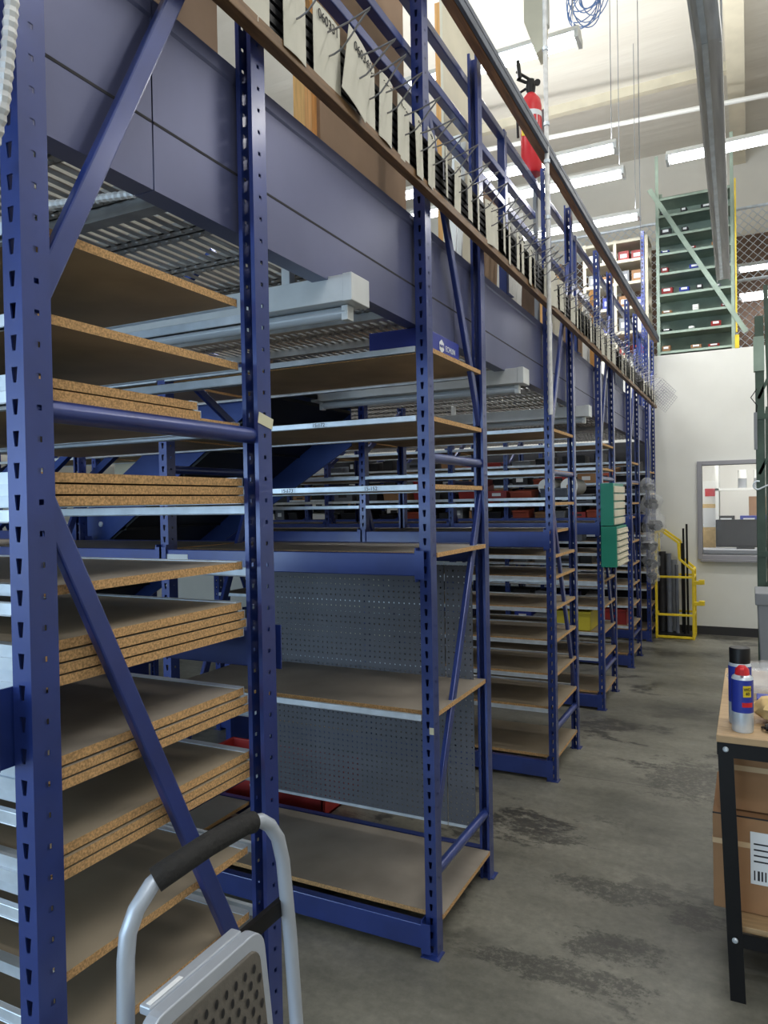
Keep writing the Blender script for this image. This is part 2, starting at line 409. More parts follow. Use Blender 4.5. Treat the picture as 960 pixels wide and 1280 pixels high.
for r_, (ya, yb) in enumerate(ROWS):
    for b_, x in enumerate(BX):
        if r_ == 0 and b_ > 0: continue
        if r_ == 1 and b_ > 3: continue
        h = 3.56 if b_ == 0 else 2.33
        lab = ('navy slotted upright frame of the %s rack row, at its %s' % (RN[r_], BNM[b_])) if b_ == 0 else \
              ('navy slotted upright frame of the %s rack row, %s' % (RN[r_], BNM[b_]))
        frames[r_, b_] = frame(ya, yb, x, h, r_ == 0 or r_ > 1, lab)
# bits of tape stuck on the near posts
def P3(nm, b_, m_, par, label=None):
    o = b_.build(nm, m_, par)
    if label: o['label'] = label
    return o
fx = -PW/2
fA, fC = frames[0,0], frames[1,0]
dA = ROWS[0][1]-ROWS[0][0]
P3('masking_tape', MB().obox((PW/2+.0012, dA-.052, 1.845), (PW/2+.0012, dA+.004, 1.832), .001, .026, (0,0,1)), 'masking', fA, 'cream masking tape wrapped on the rear post')
P3('masking_tape', MB().box(.006, PW/2+.0008, -.0016, 0, .806, .83), 'masking', fC, 'small pale tape scrap low on the front post')

# ------------------------------------------------------------------ shelves and beams
def board_mb(x0, x1, y0, y1, z1, th=.017):
    return MB().box(x0, x1, y0, y1, z1-th, z1, 0, 2, 1)
def chan(x0, x1, y, z, s):
    """galvanised edge channel wrapping the board edge at y; s=-1 front, +1 rear"""
    b = MB(); t = .0016; h = .0184
    pts = [(y, z+t), (y+s*-.018, z+t), (y+s*-.018, z), (y+s*-.0, z)]
    b.box(x0, x1, min(y, y-s*.02), max(y, y-s*.02), z, z+.002)
    b.box(x0, x1, y-.0015 if s < 0 else y, y if s < 0 else y+.0015, z-h, z+.002)
    b.box(x0, x1, min(y, y-s*.014), max(y, y-s*.014), z-h, z-h+.002)
    return b
nshelf = [0]
def shelf(x0, x1, y0, y1, z, label, group, face='pb_face', th=.017, ch=True, hgt=None):
    t = thing('shelf', label, 'shelf', ((x0+x1)/2, y0, z-th), 0, group)
    ox, oy, oz = (x0+x1)/2, y0, z-th
    board_mb(x0-ox, x1-ox, .0012, y1-oy-.0012, th, th).build('board', ['pb_edge', 'pb_face', 'pb_grey' if face == 'pb_grey' else 'pb_top'], t)
    if ch:
        chan(x0-ox, x1-ox, 0, th, -1).build('edge_channel', 'galv', t)
        chan(x0-ox, x1-ox, y1-oy, th, 1).build('edge_channel', 'galv', t)
    return t
def gbeam(x0, x1, y, z, label, group, side=-1):
    """galvanised step beam hooked to the posts"""
    t = thing('shelf_beam', label, 'shelf beam', ((x0+x1)/2, y, z-.026), 0, group)
    ox = (x0+x1)/2
    b = MB(); b.box(x0-ox, x1-ox, -.006, .006, .004, .026); b.box(x0-ox, x1-ox, -.008, .012, .004, .007)
    b.build('beam_channel', 'galv', t, bevel=.0015)
    return t
def hbeam(x0, x1, y, z1, z0, label, group, s=-1):
    """heavy navy box beam with end connector plates"""
    t = thing('rack_beam', label, 'rack beam', ((x0+x1)/2, y, z0), 0, group); ox = (x0+x1)/2; h = z1-z0
    MB().box(x0-ox+.003, x1-ox-.003, -.018, .018, 0, h).build('beam', 'navy', t, bevel=.003)
    for sg, xx in ((1, x0-ox), (-1, x1-ox)):
        yy = .0285*s
        c = MB(); c.box(min(xx+sg*.002, xx+sg*.006), max(xx+sg*.002, xx+sg*.006), -.024, .024, -.02, h+.02)
        c.box(min(xx-sg*.03, xx+sg*.006), max(xx-sg*.03, xx+sg*.006), s*.026-.0012, s*.026+.0012, -.01, h+.01)
        c.build('end_connector', 'navy', t)
    return t
GS = 'particle board shelves on the racks'
def inner(b_): return BX[b_+1]+.002, BX[b_]-PW-.002
LV = lambda k: ORD[k]
# ---- row one: end bay, stored shelf boards in stacks
xl, xr = inner(0)
ya, yb = ROWS[0]
r1 = [ (2.121, 1, 'single'), (1.974, 1, 'single') ]
GST = 'stored shelf boards stacked in the nearest rack row'
def stack(n, ztop, xr_, y0, y1, where, xl_=None, dz=.0205, jit=.012, face='pb_face'):
    pos = ['topmost', 'second from the top', 'third from the top', 'bottom one']
    if n == 2: pos = ['upper one', 'lower one']
    if n == 3: pos = ['topmost', 'middle one', 'bottom one']
    for i in range(n):
        j = (i*7 % 5 - 2)/2*jit
        shelf((xl_ or xl)+j, xr_+min(0, j*.3)-.002, y0+abs(j)*.3, y1+j*.5, ztop-i*dz,
              'loose particle board, %s, in the %s' % (pos[i], where) if n > 1 else
              'single particle board in the nearest row, %s' % where, GST, face)
gX = 'galvanised shelf beams on the racks'
def beams_row1(z, nm):
    gbeam(xl, xr, ya+.008, z, 'galvanised front beam under the %s, nearest row' % nm, gX)
    gbeam(xl, xr, yb-.008, z, 'galvanised rear beam under the %s, nearest row' % nm, gX)
yf, yr = ya+.024, yb-.02
for z, n, w_ in ((2.121,1,'highest board level'), (1.974,1,'board level just below the highest')):
    stack(n, z, xr+.004, ya+.06, yb-.055, w_); beams_row1(z-.019, w_)
stack(2, 1.872, xr-.03, ya+.06, yb-.16, 'pair above the blue strut, nearest row'); beams_row1(1.832-.0, 'pair of boards above the blue strut')
stack(1, 1.851-.019, xr+.004, ya+.0605, yb-.055, 'wide board just above the blue strut')
stack(3, 1.703, xr+.004, ya+.06, yb-.055, 'stack of three at eye level, nearest row', jit=.004); beams_row1(1.703-.063, 'stack of three at eye level')
stack(1, 1.508, xr+.004, ya+.06, yb-.055, 'grey topped board below the eye level stack', face='pb_grey'); beams_row1(1.489, 'single grey board')
stack(4, 1.413, xr+.004, ya+.02, yb-.06, 'stack of four, nearest row'); 
hbeam(xl, xr, ya-.02, 1.334, 1.245, 'heavy navy front beam under the stack of four boards', 'heavy navy rack beams')
hbeam(xl, xr, yb+.02, 1.334, 1.245, 'heavy navy rear beam under the stack of four boards', 'heavy navy rack beams', 1)
stack(3, 1.212, xr+.004, ya+.02, yb-.055, 'three below the heavy beam, nearest row', jit=.016, face='pb_grey'); beams_row1(1.148, 'stack of three below the heavy beam')
stack(3, 1.056, xr+.004, ya+.02, yb-.03, 'three at waist height, nearest row', jit=.02); beams_row1(.992, 'stack of three at waist height')
stack(1, .836, xr+.004, ya+.06, yb-.055, 'bare board under the waist height stack'); beams_row1(.817, 'bare board under the waist height stack')
stack(1, .68, xr+.004, ya+.06, yb-.055, 'bare board behind the step stool'); beams_row1(.661, 'bare board behind the step stool')
stack(1, .46, xr+.004, ya+.06, yb-.055, 'low board near the floor'); beams_row1(.441, 'low board near the floor')
# ---- row two
ya, yb = ROWS[1]
def blabel(r_, b_): return '%s row, %s' % (RN[r_], ['walkway bay', 'second bay', 'third bay', 'fourth bay'][b_])
def level(r_, b_, z, nm, face='pb_face', over=.04, beams=True, d=0):
    x0, x1 = inner(b_); ya, yb = ROWS[r_]
    shelf(x0, x1+(over if b_ == 0 else 0), ya+(.004 if b_ else .0)+.0-(.0 if b_ else 0)+(.05 if (b_ == 0 and over) else 0), yb-.05, z+.001,
          'particle board shelf %s, %s' % (nm, blabel(r_, b_)), GS, face, ch=False)
    if beams:
        gbeam(x0, x1, ya+.0, z+.001, 'galvanised front beam, shelf %s, %s' % (nm, blabel(r_, b_)), gX)
        gbeam(x0, x1, yb-.0, z+.001, 'galvanised rear beam, shelf %s, %s' % (nm, blabel(r_, b_)), gX)
row2 = [(2.20, 'just under the deck'), (1.952, 'at door height'), (1.704, 'just above eye level')]
for b_ in (0, 1):
    for z, nm in row2:
        level(1, b_, z, nm)
x0, x1 = inner(0)
level(1, 0, .872, 'at hip height', 'pb_grey')
for b_ in (0, 1, 2):
    x0, x1 = inner(b_)
    shelf(x0, x1+(.05 if b_ == 0 else 0), ya+(.052 if b_ == 0 else .022), yb-.05, 1.456, 'wide worktop board over the heavy beam, %s' % blabel(1, b_), GS, 'pb_grey', ch=False)
    hbeam(x0, x1, ya-.0, 1.457, 1.375, 'heavy navy front beam at elbow height, %s' % blabel(1, b_), 'heavy navy rack beams')
    if b_ == 0:
        hb_ = [o for o in COL.objects if o.name.startswith('rack_beam')][-1]
        P3('label_tape', MB().box(-.60, -.47, -.0195, -.018, .03, .062), 'paper', hb_, 'pale blue white tape at the left end')
    hbeam(x0, x1, yb+.0, 1.457, 1.375, 'heavy navy rear beam at elbow height, %s' % blabel(1, b_), 'heavy navy rack beams', 1)
    hbeam(x0, x1, ya-.0, .118, .03, 'navy base beam at floor level, %s' % blabel(1, b_), 'heavy navy rack beams')
    hbeam(x0, x1, yb+.0, .115, .03, 'navy rear base beam at floor level, %s' % blabel(1, b_), 'heavy navy rack beams', 1)
    shelf(x0, x1+(.05 if b_ == 0 else 0), ya+(.05 if b_ == 0 else .02), yb-.06, .132, 'stained bottom board near the floor, %s' % blabel(1, b_), GS, 'pb_grey', ch=False)
# handwritten numbers on the silver beams
for s_, x, z in (('15-172', -1.47, 1.941), ('15-173', -1.62, 1.693), ('15-152', -1.25, 1.693)):
    o = text(s_, .02, (x, ya-.0145, z), (PI/2, 0, 0), 'ink', None, .0003, 'handwritten_number')
    # each number belongs to the beam it is written on
    for q in COL.objects:
        if q.name.startswith('shelf_beam') and abs(q.location.y-ya) < .002 and abs(q.location.z+.026-(z+.012)) < .01 and abs(q.location.x-(inner(0)[0]+inner(0)[1])/2) < .01:
            o.parent = q; o.location = Vector((x, ya-.0145, z))-q.location; break
# pegboard back
def peg(x0, x1, y, z0, z1, name, m_, label, cat='pegboard', rim='galv'):
    t = thing(name, label, cat, ((x0+x1)/2, y, z0)); ox = (x0+x1)/2; w_ = (x1-x0)/2; h = z1-z0
    b = MB()
    for dy in (0, .004):
        b.quad([(-w_,dy,0),(w_,dy,0),(w_,dy,h),(-w_,dy,h)], 0, [(0,0),(2*w_,0),(2*w_,h),(0,h)])
    b.build('perforated_panel', m_, t)
    MB().box(-w_, w_, -.003, .007, h, h+.012).build('edge_trim', rim, t); MB().box(-w_, w_, -.003, .007, -.012, 0).build('edge_trim', rim, t)
    return t
peg(X0-1.25, -1.2, yb-.085, .235, 1.365, 'pegboard_panel', 'pegboard', 'large grey perforated back panel behind the hip height shelf')
peg(-1.195, X0-.05, yb-.085, .235, 1.365, 'pegboard_panel', 'pegboard', 'narrow grey perforated panel beside the rear post of the second row')
# blue carton on the top shelf of row two
t = thing('parts_carton', 'blue printed parts carton on the top shelf of the second rack row', 'box', (-1.19, 2.45, 2.203))
MB().box(-.09, .135, 0, .36, 0, .078).build('carton_body', 'blue', t, bevel=.002)
e = MB().lathe([(.026, 0), (.026, .0012)], n=6).build('round_emblem', 'paper', t)
e.rotation_euler = (0, PI/2, 0); e.location = (.1355, .17, .036)
text('NAPA', .016, (.1372, .17, .036), (PI/2, 0, PI/2), 'blue', t)
text('ECHLIN', .03, (.1357, .262, .034), (PI/2, 0, PI/2), 'paper', t)
# ---- rows three to six
lower = [(.417,'second level from the floor'), (.615,'third level from the floor'), (.815,'fourth level from the floor'), (1.006,'fifth level from the floor'), (1.19,'sixth level from the floor'), (1.315,'just under the heavy beam')]
low4 = [(.40,'second level from the floor'), (.60,'third level from the floor'), (.80,'fourth level from the floor'), (1.0,'fifth level from the floor'), (1.22,'just under the heavy beam')]
upper = {2: [(1.625,'just above the heavy beam'), (1.815,'at head height'), (2.06,'just under the deck')],
         3: [(1.66,'just above the heavy beam'), (1.885,'at head height'), (2.08,'just under the deck')],
         4: [(1.60,'just above the heavy beam'), (1.80,'at head height'), (2.0,'just under the deck')],
         5: [(1.70,'just above the heavy beam'), (1.95,'at head height')]}
for r_ in (2, 3, 4, 5):
    ya, yb = ROWS[r_]
    for b_ in range(4):
        x0, x1 = inner(b_)
        for z, nm in upper[r_]: level(r_, b_, z, nm)
        shelf(x0, x1, ya+.022, yb-.022, 1.456, 'worktop board over the heavy beam, %s' % blabel(r_, b_), GS, 'pb_grey', ch=False)
        hbeam(x0, x1, ya, 1.457, 1.365, 'heavy navy front beam at elbow height, %s' % blabel(r_, b_), 'heavy navy rack beams')
        hbeam(x0, x1, yb, 1.457, 1.365, 'heavy navy rear beam at elbow height, %s' % blabel(r_, b_), 'heavy navy rack beams', 1)
        if b_ < 2:
            for z, nm in (lower if r_ == 2 else low4): level(r_, b_, z, nm)
            hbeam(x0, x1, ya, .115, .02, 'navy base beam at floor level, %s' % blabel(r_, b_), 'heavy navy rack beams')
            shelf(x0, x1+(.04 if b_ == 0 else 0), ya+(.05 if b_ == 0 else .02), yb-.05, .132, 'bottom board near the floor, %s' % blabel(r_, b_), GS, 'pb_face', ch=False)

for b_ in range(5):  # dark sheets added to stand in for the shade behind the far racks
    x1 = X0-.06-1.23*b_; x0 = x1-1.17
    t = thing('shade_sheet', 'added dark sheet for the shade behind the sixth rack row, %s' % ['walkway bay','second bay','third bay','fourth bay','fifth bay'][b_], 'panel', ((x0+x1)/2, 9.44, 0), 0, 'added dark sheets for the shade behind the sixth row')
    MB().box(-.585, .585, 0, .003, .0, 2.34).build('sheet', 'shadepanel', t)
    for x in (-.58, .56): MB().box(x, x+.02, -.012, 0, 0, 2.34).build('edge_angle', 'shadepanel', t)
# ------------------------------------------------------------------ deck: fascia, grating, joists
seams = [.05, 1.125, 2.81, 4.45, 6.05, 7.65, 9.45]
FN = ['nearest length, ending beside the first frame', 'second length, over the first aisle', 'third length, over the second aisle', 'fourth length, over the third aisle', 'fifth length, over the fourth aisle', 'sixth length, by the office wall']
for i in range(6):
    y0, y1 = seams[i]+.002, seams[i+1]-.002; xf = X0-.058
    t = thing('fascia_beam', 'tall navy sheet steel deck fascia, %s' % FN[i], 'fascia beam', (xf, y0, 2.283), 0, 'navy deck fascia beams')
    L = y1-y0; H = .385
    prof = [(-.05,0),(.004,0),(.004,.135),(-.003,.1375),(.004,.140),(.004,.345),(.008,.352),(.008,H),(-.05,H),(-.05,H-.003),(.0,H-.003),(0,.003),(-.05,.003)]
    b = MB(); b.prism([(x,z) for x, z in prof], 0, L, 'xz'); b.build('fascia_plate', 'fascia', t)
    MB().box(.0035, .0048, .001, L-.001, .1345, .1405).build('groove', 'ink', t)
# deck planks of open steel grating (each runs across, rungs along the walkway direction)
def plank_mesh(L, W=.232):
    b = MB()
    for y in (0, W-.03):
        b.box(0, L, y, y+.003, 0, .022); b.box(0, L, y+.027, y+.03, 0, .022); b.box(0, L, y, y+.03, .0, .003)
    n = int(L/.0385)
    for k in range(n):
        x = k*.0385+.008
        b.box(x, x+.0185, .03, W-.03, .0, .003)
    for k in range(n):                       # dimpled treads on the side rails
        x = k*.0385+.016
        for y in (.015, W-.015): b.lathe([(.0095, 0.0), (.008, -.003), (.003, -.005)], x, y, 6)
    return b
y = .1; k = 0; PMs = {}; zcount = {}
near = ['nearest rack row','first aisle','second rack row','second aisle','third rack row','third aisle','fourth rack row','fourth aisle','fifth rack row','fifth aisle','sixth rack row']
edges = [1.5, 2.3, 3.08, 4.05, 4.9, 5.7, 6.45, 7.3, 8.05, 8.7, 99]
while y < 9.1:
    zi = [i for i, e in enumerate(edges) if y < e][0]
    L = 1.0 if (y+.232 > 3.08 and y < 4.0) else 7.7
    if L not in PMs: PMs[L] = plank_mesh(L).mesh('grating', 'deckgalv')
    o = bpy.data.objects.new('deck_plank', PMs[L]); COL.objects.link(o); o.location = (X0-.1-L, y, 2.365)
    zcount[zi] = zcount.get(zi, 0)+1
    tag(o, 'galvanised slotted deck plank over the %s, %s from the near side' % (near[zi], ORD[zcount[zi]-1]), 'deck plank', 'galvanised grating planks of the deck')
    y += .236; k += 1
# navy joists in the deck running along x on the frame lines and small purlins
for i, y in enumerate((1.28, 2.46, 2.86, 4.26, 4.66, 5.88, 6.25, 7.45, 7.8)):
    o = MB().prism([(y,2.335),(y+.04,2.335),(y+.04,2.339),(y+.003,2.339),(y+.003,2.361),(y+.04,2.361),(y+.04,2.365),(y,2.365)], X0-5, X0-.11, 'yz').build('deck_joist', 'deckgalv')
    tag(o, 'steel joist under the grating, %s one from the near end' % ORD[i], 'joist', 'deck joists')

# ------------------------------------------------------------------ hook rail and hooks
t = thing('hook_rail', 'dark grooved display strip on a brown board edge along the deck side', 'display rail', (-.985, 1.05, 2.71))
L = 9.25-1.05
MB().box(-.022, .010, -.9, L, 0, .030).build('wood_edge', 'wood', t, bevel=.002)
b = MB(); b.box(-.020, -.012, -.9, L, .030, .190)
for k in range(6): b.box(-.012, -.004, -.9, L, .034+k*.027, .034+k*.027+.017)
b.build('slatted_strip', 'dark', t)
def hook_mesh():
    b = MB(); r = .0025
    up_ = [(0,0,.060), (.03,0,.062), (.07,0,.068), (.115,0,.080), (.128,.004,.086)]
    dn = [(0,.002,0), (.025,.002,.002), (.048,.003,.010), (.070,.004,.030), (.095,.005,.056), (.118,.006,.078), (.130,.006,.086)]
    b.tube(up_, r, 6); b.tube(dn, r, 6); b.tube([(.128,.004,.086),(.134,.005,.089),(.130,.006,.086)], r, 6)
    b.tube([(0,.001,-.006), (0,.001,.066)], .0028, 6)
    return b.mesh('hook_wire', 'wire')
hm = hook_mesh()
ys = [1.10, 1.215, 1.36, 1.504, 1.667, 1.80, 1.895, 2.0, 2.14, 2.25, 2.37, 2.496, 2.625]
while ys[-1] < 9.0: ys.append(ys[-1]+random.choice((.10,.115,.12,.135)))
secs = [1.382, 2.386, 2.975, 4.183, 4.80, 5.787, 6.36, 7.376, 7.95, 8.78, 99]
sn = ['beside the first frame', 'over the first aisle', 'beside the second frame', 'over the second aisle', 'beside the third frame', 'over the third aisle', 'beside the fourth frame', 'over the fourth aisle', 'beside the fifth frame', 'over the fifth aisle', 'beside the sixth frame']
cnt = {}
for i, y in enumerate(ys):
    z_ = [k for k, e in enumerate(secs) if y < e][0]; cnt[z_] = cnt.get(z_, 0)+1
    where = '%s, %s from its near end' % (sn[z_], ORD[cnt[z_]-1])
    jz = random.uniform(-.012, .012) if i > 4 else 0
    if y > 8.0: jz = random.uniform(-.03, .05)
    h = bpy.data.objects.new('display_hook', hm); COL.objects.link(h); h.location = (-.985, y, 2.815+jz)
    h.rotation_euler = (random.uniform(-.06,.06), random.uniform(-.05,.05), random.uniform(-.08,.12)-.03)
    tag(h, 'wire loop hook on the rail %s' % where, 'hook', 'wire loop hooks on the display rail')
    # card hung on the hook
    if i < 6: w_, hh = (.10 if i < 4 else .142), .20
    elif i < 10: w_, hh = random.choice((.085,.07,.1)), .2
    else: w_, hh = random.choice((.055,.06,.065,.075,.1)), random.uniform(.17,.205)
    if random.random() < .12 and i > 8: continue
    tilt = random.uniform(-.10,.10) if i > 5 else (0, .02, -.03, .0, .0, -.24)[i]
    x = -.973 - (.0 if i % 2 else .006)+(.012 if i == 5 else 0)
    m_ = MB()
    # a slightly bent rectangular card with a punched corner look
    nseg = 4
    for k in range(nseg):
        a0, a1 = -w_/2+w_*k/nseg, -w_/2+w_*(k+1)/nseg
        c0, c1 = .004*math.sin(PI*k/nseg), .004*math.sin(PI*(k+1)/nseg)
        m_.quad([(c0,a0,-hh*.52),(c1,a1,-hh*.52),(c1,a1,hh*.48),(c0,a0,hh*.48)])
        m_.quad([(c0-.0012,a0,-hh*.52),(c0-.0012,a0,hh*.48),(c1-.0012,a1,hh*.48),(c1-.0012,a1,-hh*.52)])
    card = thing('price_card', 'x', 'card', (x, y+.0, 2.83+jz), 0, 'white cards on the display hooks')
    card.rotation_euler = (tilt, 0, random.uniform(-.1, .3) if i > 5 else .02)
    c_ = m_.build('card_sheet', 'tag', card, recalc=False)
    if i == 4:
        text('060331', .036, (.0052, .0, .068), (PI/2, 0, PI/2), 'ink', card, .0003, 'handwritten_number')
        lab = 'large white card handwritten 060331, on the display rail'
    elif i == 5:
        text('060340', .036, (.0052, .012, .062), (PI/2, -.12, PI/2), 'ink', card, .0003, 'handwritten_number')
        lab = 'large tilted white card handwritten 060340, on the display rail'
    else:
        if i > 5 and random.random() < .75:   # unreadable pen strokes
            s_ = MB()
            for q in range(1):
                zq = hh*.36-q*.028
                for k in range(5):
                    a0 = -w_*.32+k*w_*.14
                    s_.obox((.0056, a0, zq+random.uniform(-.006,.006)), (.0056, a0+w_*.09, zq+random.uniform(-.008,.008)), .0004, .0028, (1,0,0))
            s_.build('pen_marks', 'ink', card)
        lab = 'white card hanging from the hook %s' % where
    card['label'] = lab
# wire basket sheets bunched at the far end of the rail
for j, (y, z, rx) in enumerate(((8.95, 2.80, .5), (9.15, 2.74, -.4))):
    b = MB(); s_ = .22
    for k in range(9):
        a = -s_/2+s_*k/8; b.tube([(a, 0, -s_/2), (a, 0, s_/2)], .0022, 4); b.tube([(-s_/2, 0, a), (s_/2, 0, a)], .0022, 4)
    o = b.build('wire_grid_panel', 'wire'); o.location = (-.88, y, z+.06); o.rotation_euler = (0, .75, rx)
    tag(o, 'small square wire grid bunched at the far end of the rail, %s' % ('nearer one' if j == 0 else 'farther one'), 'wire grid')

# ------------------------------------------------------------------ guard rail above the deck
def bar(a, b_, w_, h, name, m_, label, cat, group=None, bevel=.003):
    c = (Vector(a)+Vector(b_))/2
    o = MB().obox(Vector(a)-c, Vector(b_)-c, w_, h).build(name, m_, bevel=bevel); o.location = c
    return tag(o, label, cat, group)
t = thing('handrail', 'long brown wooden top rail capped with dark metal above the deck', 'handrail', (-.975, 0, 3.50))
MB().box(-.03, .012, -.4, 9.3, 0, .035).build('wood_rail', 'handwood', t, bevel=.003)
b = MB(); b.box(-.02, .028, -.4, 9.3, .035, .050); b.box(.014, .030, -.4, 9.3, .0, .035); b.box(-.024, -.018, -.4, 9.3, .035, .06); b.box(.026, .032, -.4, 9.3, .035, .06)
b.build('metal_cap', 'bluegrey', t, bevel=.002)
spans = [(.2, 2.36), (2.36, 4.15), (4.15, 5.75), (5.75, 7.34), (7.34, 9.3)]
GN = ['over the first aisle', 'between the second and third frames', 'between the third and fourth frames', 'between the fourth and fifth frames', 'nearest the office wall']
for i, (y0, y1) in enumerate(spans):
    t = thing('guard_rail_panel', 'navy tubular guard rail section on the deck edge %s' % GN[i], 'guard rail', (X0-.075, y0, 2.668), 0, 'navy guard rail sections on the deck')
    L = y1-y0
    zs = [.80, .46] + ([.60] if i in (0, 1) else [])
    for z in zs: MB().obox((0,0.002,z), (0,L-.002,z), .036, .036).build('rail', 'navy', t, bevel=.004)
    for yy in () if i == 0 else (L*.68,):
        c = MB(); c.obox((0,yy,0), (0,yy,.83), .04, .04, (0,1,0)); c.box(-.04,.04,yy-.04,yy+.04,0,.005); c.build('guard_post', 'navy', t, bevel=.003)
# sheets and boards standing on the deck behind the guard rail
sheets = [(1.98, 2.62, 2.7, 4.1, 'hardboard', 'tall brown hardboard sheet behind the cards over the first aisle'),
          (1.05, 1.5, 2.7, 4.1, 'hardboard', 'brown hardboard sheet at the near end of the deck'),
          (3.10, 3.62, 2.7, 3.95, 'cream', 'cream sheet leaning behind the guard rail over the second aisle'),
          (3.64, 4.05, 2.7, 3.35, 'hardboard', 'brown sheet beside the white slats on the deck'),
          (5.0, 5.5, 2.7, 3.3, 'cream', 'cream sheet behind the guard rail past the third frame'),
          (5.55, 6.3, 2.7, 3.45, 'hardboard', 'brown sheet behind the guard rail before the fourth frame'),
          (6.4, 7.2, 2.7, 3.45, 'cream', 'wide pale sheet behind the guard rail before the fifth frame'),
          (7.9, 8.7, 2.7, 3.2, 'bluegrey', 'grey sheet near the far end of the deck')]
for k, (y0, y1, z0, z1, m_, lab) in enumerate(sheets):
    z0 = 2.42
    t = thing('leaning_sheet', lab, 'board', (-1.2-.012*k, y0, z0-.03))
    MB().box(-.006, .006, 0, y1-y0, 0, z1-z0).build('sheet', m_, t)
    MB().box(-.03, -.006, .0, .03, 0, z1-z0-.02).build('batten', 'stud', t)
o = MB().box(-.02, .02, 0, .04, 0, 1.57).build('timber_stud', 'stud'); o.location = (-1.22, 1.90, 2.39)
tag(o, 'upright pine stud beside the brown sheet over the first aisle', 'timber')
o = MB().box(-.02, .02, 0, .05, 0, 1.02).build('timber_stud', 'stud'); o.location = (-1.18, 6.34, 2.39)
tag(o, 'upright pine stud beyond the fourth frame on the deck', 'timber')
for i in range(9):
    y = (2.98, 3.05, 3.66, 3.74, 3.82, 3.90, 3.99, 5.85, 5.93)[i]
    t = thing('enamel_strip', 'white enamel strip leaning on the deck %s' % ('beside the second frame, %s from the near side' % ORD[i] if i < 2 else ('before the third frame, %s from the near side' % ORD[i-2] if i < 7 else 'before the fourth frame, %s from the near side' % ORD[i-7])), 'strip', (-1.14, y, 2.39), 0, 'white strips leaning behind the guard rail')
    MB().obox((0,-.05,0), (-.02,.13,.895), .012, .035, (1,0,0)).build('strip_face', 'white', t, bevel=.002)
    MB().obox((-.006,-.05,.005), (-.026,.13,.89), .004, .016, (1,0,0)).build('strip_rib', 'grey', t)
# stock on the deck far end and yellow cartons
for i, (y, z, m_, s_, lab) in enumerate(((7.0,2.66,'orange',.28,'orange carton on the deck before the fifth frame'), (7.45,2.66,'cardboard',.3,'brown carton on the deck beyond the fifth frame'), (6.9,2.927,'cardboard',.25,'brown carton stacked upon the orange carton on the deck'), (7.5, 2.946, 'white', .2, 'white carton stacked on the brown carton on the deck'))):
    ex = .275 if z == 2.66 else 0; t = thing('carton', lab, 'box', (-1.62, y, z-ex))
    MB().box(-s_/2, s_/2, -s_/2, s_/2, 0, s_*.95+ex).build('carton_body', m_, t, bevel=.003)
    MB().box(-s_/2-.0008, s_/2+.0008, -.025, .025, s_*.5+ex, s_*.95+ex+.001).build('packing_tape', 'tape', t)

# fire extinguisher on the guard rail end
t = thing('fire_extinguisher', 'red fire extinguisher hanging by the grey pole above the handrail', 'fire extinguisher', (-1.13, 4.28, 3.56))
MB().lathe([(.01,0),(.055,.004),(.062,.02),(.062,.40),(.055,.44),(.035,.468),(.022,.48),(.02,.50)], n=24).build('cylinder', 'red', t, smooth=True)
MB().lathe([(.0628,.33),(.0628,.36)], n=24).build('label_band', 'paper', t, smooth=True)
MB().quad([(.063*math.cos(a),.063*math.sin(a),z) for a, z in ((-1.2,.25),(-.7,.25),(-.7,.34),(-1.2,.34))]).build('inspection_tag', 'paper', t)
MB().lathe([(.024,.478),(.030,.52),(.022,.56),(.012,.565)], n=16).build('valve', 'black', t, smooth=True)
b = MB(); b.obox((0,0,.535),(-.07,-.04,.565),.018,.012); b.obox((0,0,.56),(-.075,-.04,.61),.018,.010); b.build('handle', 'black', t, bevel=.002)
g = MB().lathe([(.018,0),(.018,.012)], n=14).build('gauge', 'black', t); g.location = (.045,-.02,.52); g.rotation_euler = (PI/2,0,.3)
MB().tube([(-.02,0,.52),(-.07,.0,.5),(-.085,0,.4),(-.08,0,.24)], .008).build('hose', 'black', t, smooth=True)
MB().tube([(-.05,-.05,.56),(-.06,-.055,.66)], .012).build('nozzle', 'black', t, smooth=True)
b = MB(); b.box(-.07,.07,.055,.068,.1,.4); b.box(-.01,.01,.05,.09,-.9,.4); b.build('bracket', 'grey', t)
o = MB().box(-.03,.03,-.002,.002,0,.05).build('yellow_tag', 'yellow'); o.location = (-1.08, 4.0, 3.66); o.rotation_euler = (0,0,.3)
tag(o, 'small yellow tag above the handrail beside the fire extinguisher', 'tag')
# grey pole
t = thing('conduit_pole', 'straight grey steel conduit pole rising past the third frame to the ceiling', 'pole', (-.955, 3.93, 2.1))
MB().tube([(0,0,0),(0,0,4.9)], .0125, 12).build('conduit', 'duct', t, smooth=True)
for z in (1.05, 1.35, 1.55, 1.95): MB().lathe([(.017,z),(.017,z+.018)], n=12).build('clamp', 'galv', t)
MB().box(-.03, -.008, -.02, .02, 2.55, 2.78).build('outlet_strip', 'white', t, bevel=.003)
# suspended beige heater box
t = thing('suspended_box', 'beige box housing hanging under the ceiling near the grey pole', 'box', (-1.262, 5.0, 4.66))
b = MB(); b.prism([(-.08,.24),(.0,.0),(.05,.03),(.05,2.3),(-.08,2.3)], -.07, .08, 'xz'); b.build('housing', 'cream', t, bevel=.004)
MB().box(.055, .075, -.04, .02, .2, 2.2).build('side_strip', 'housing', t)

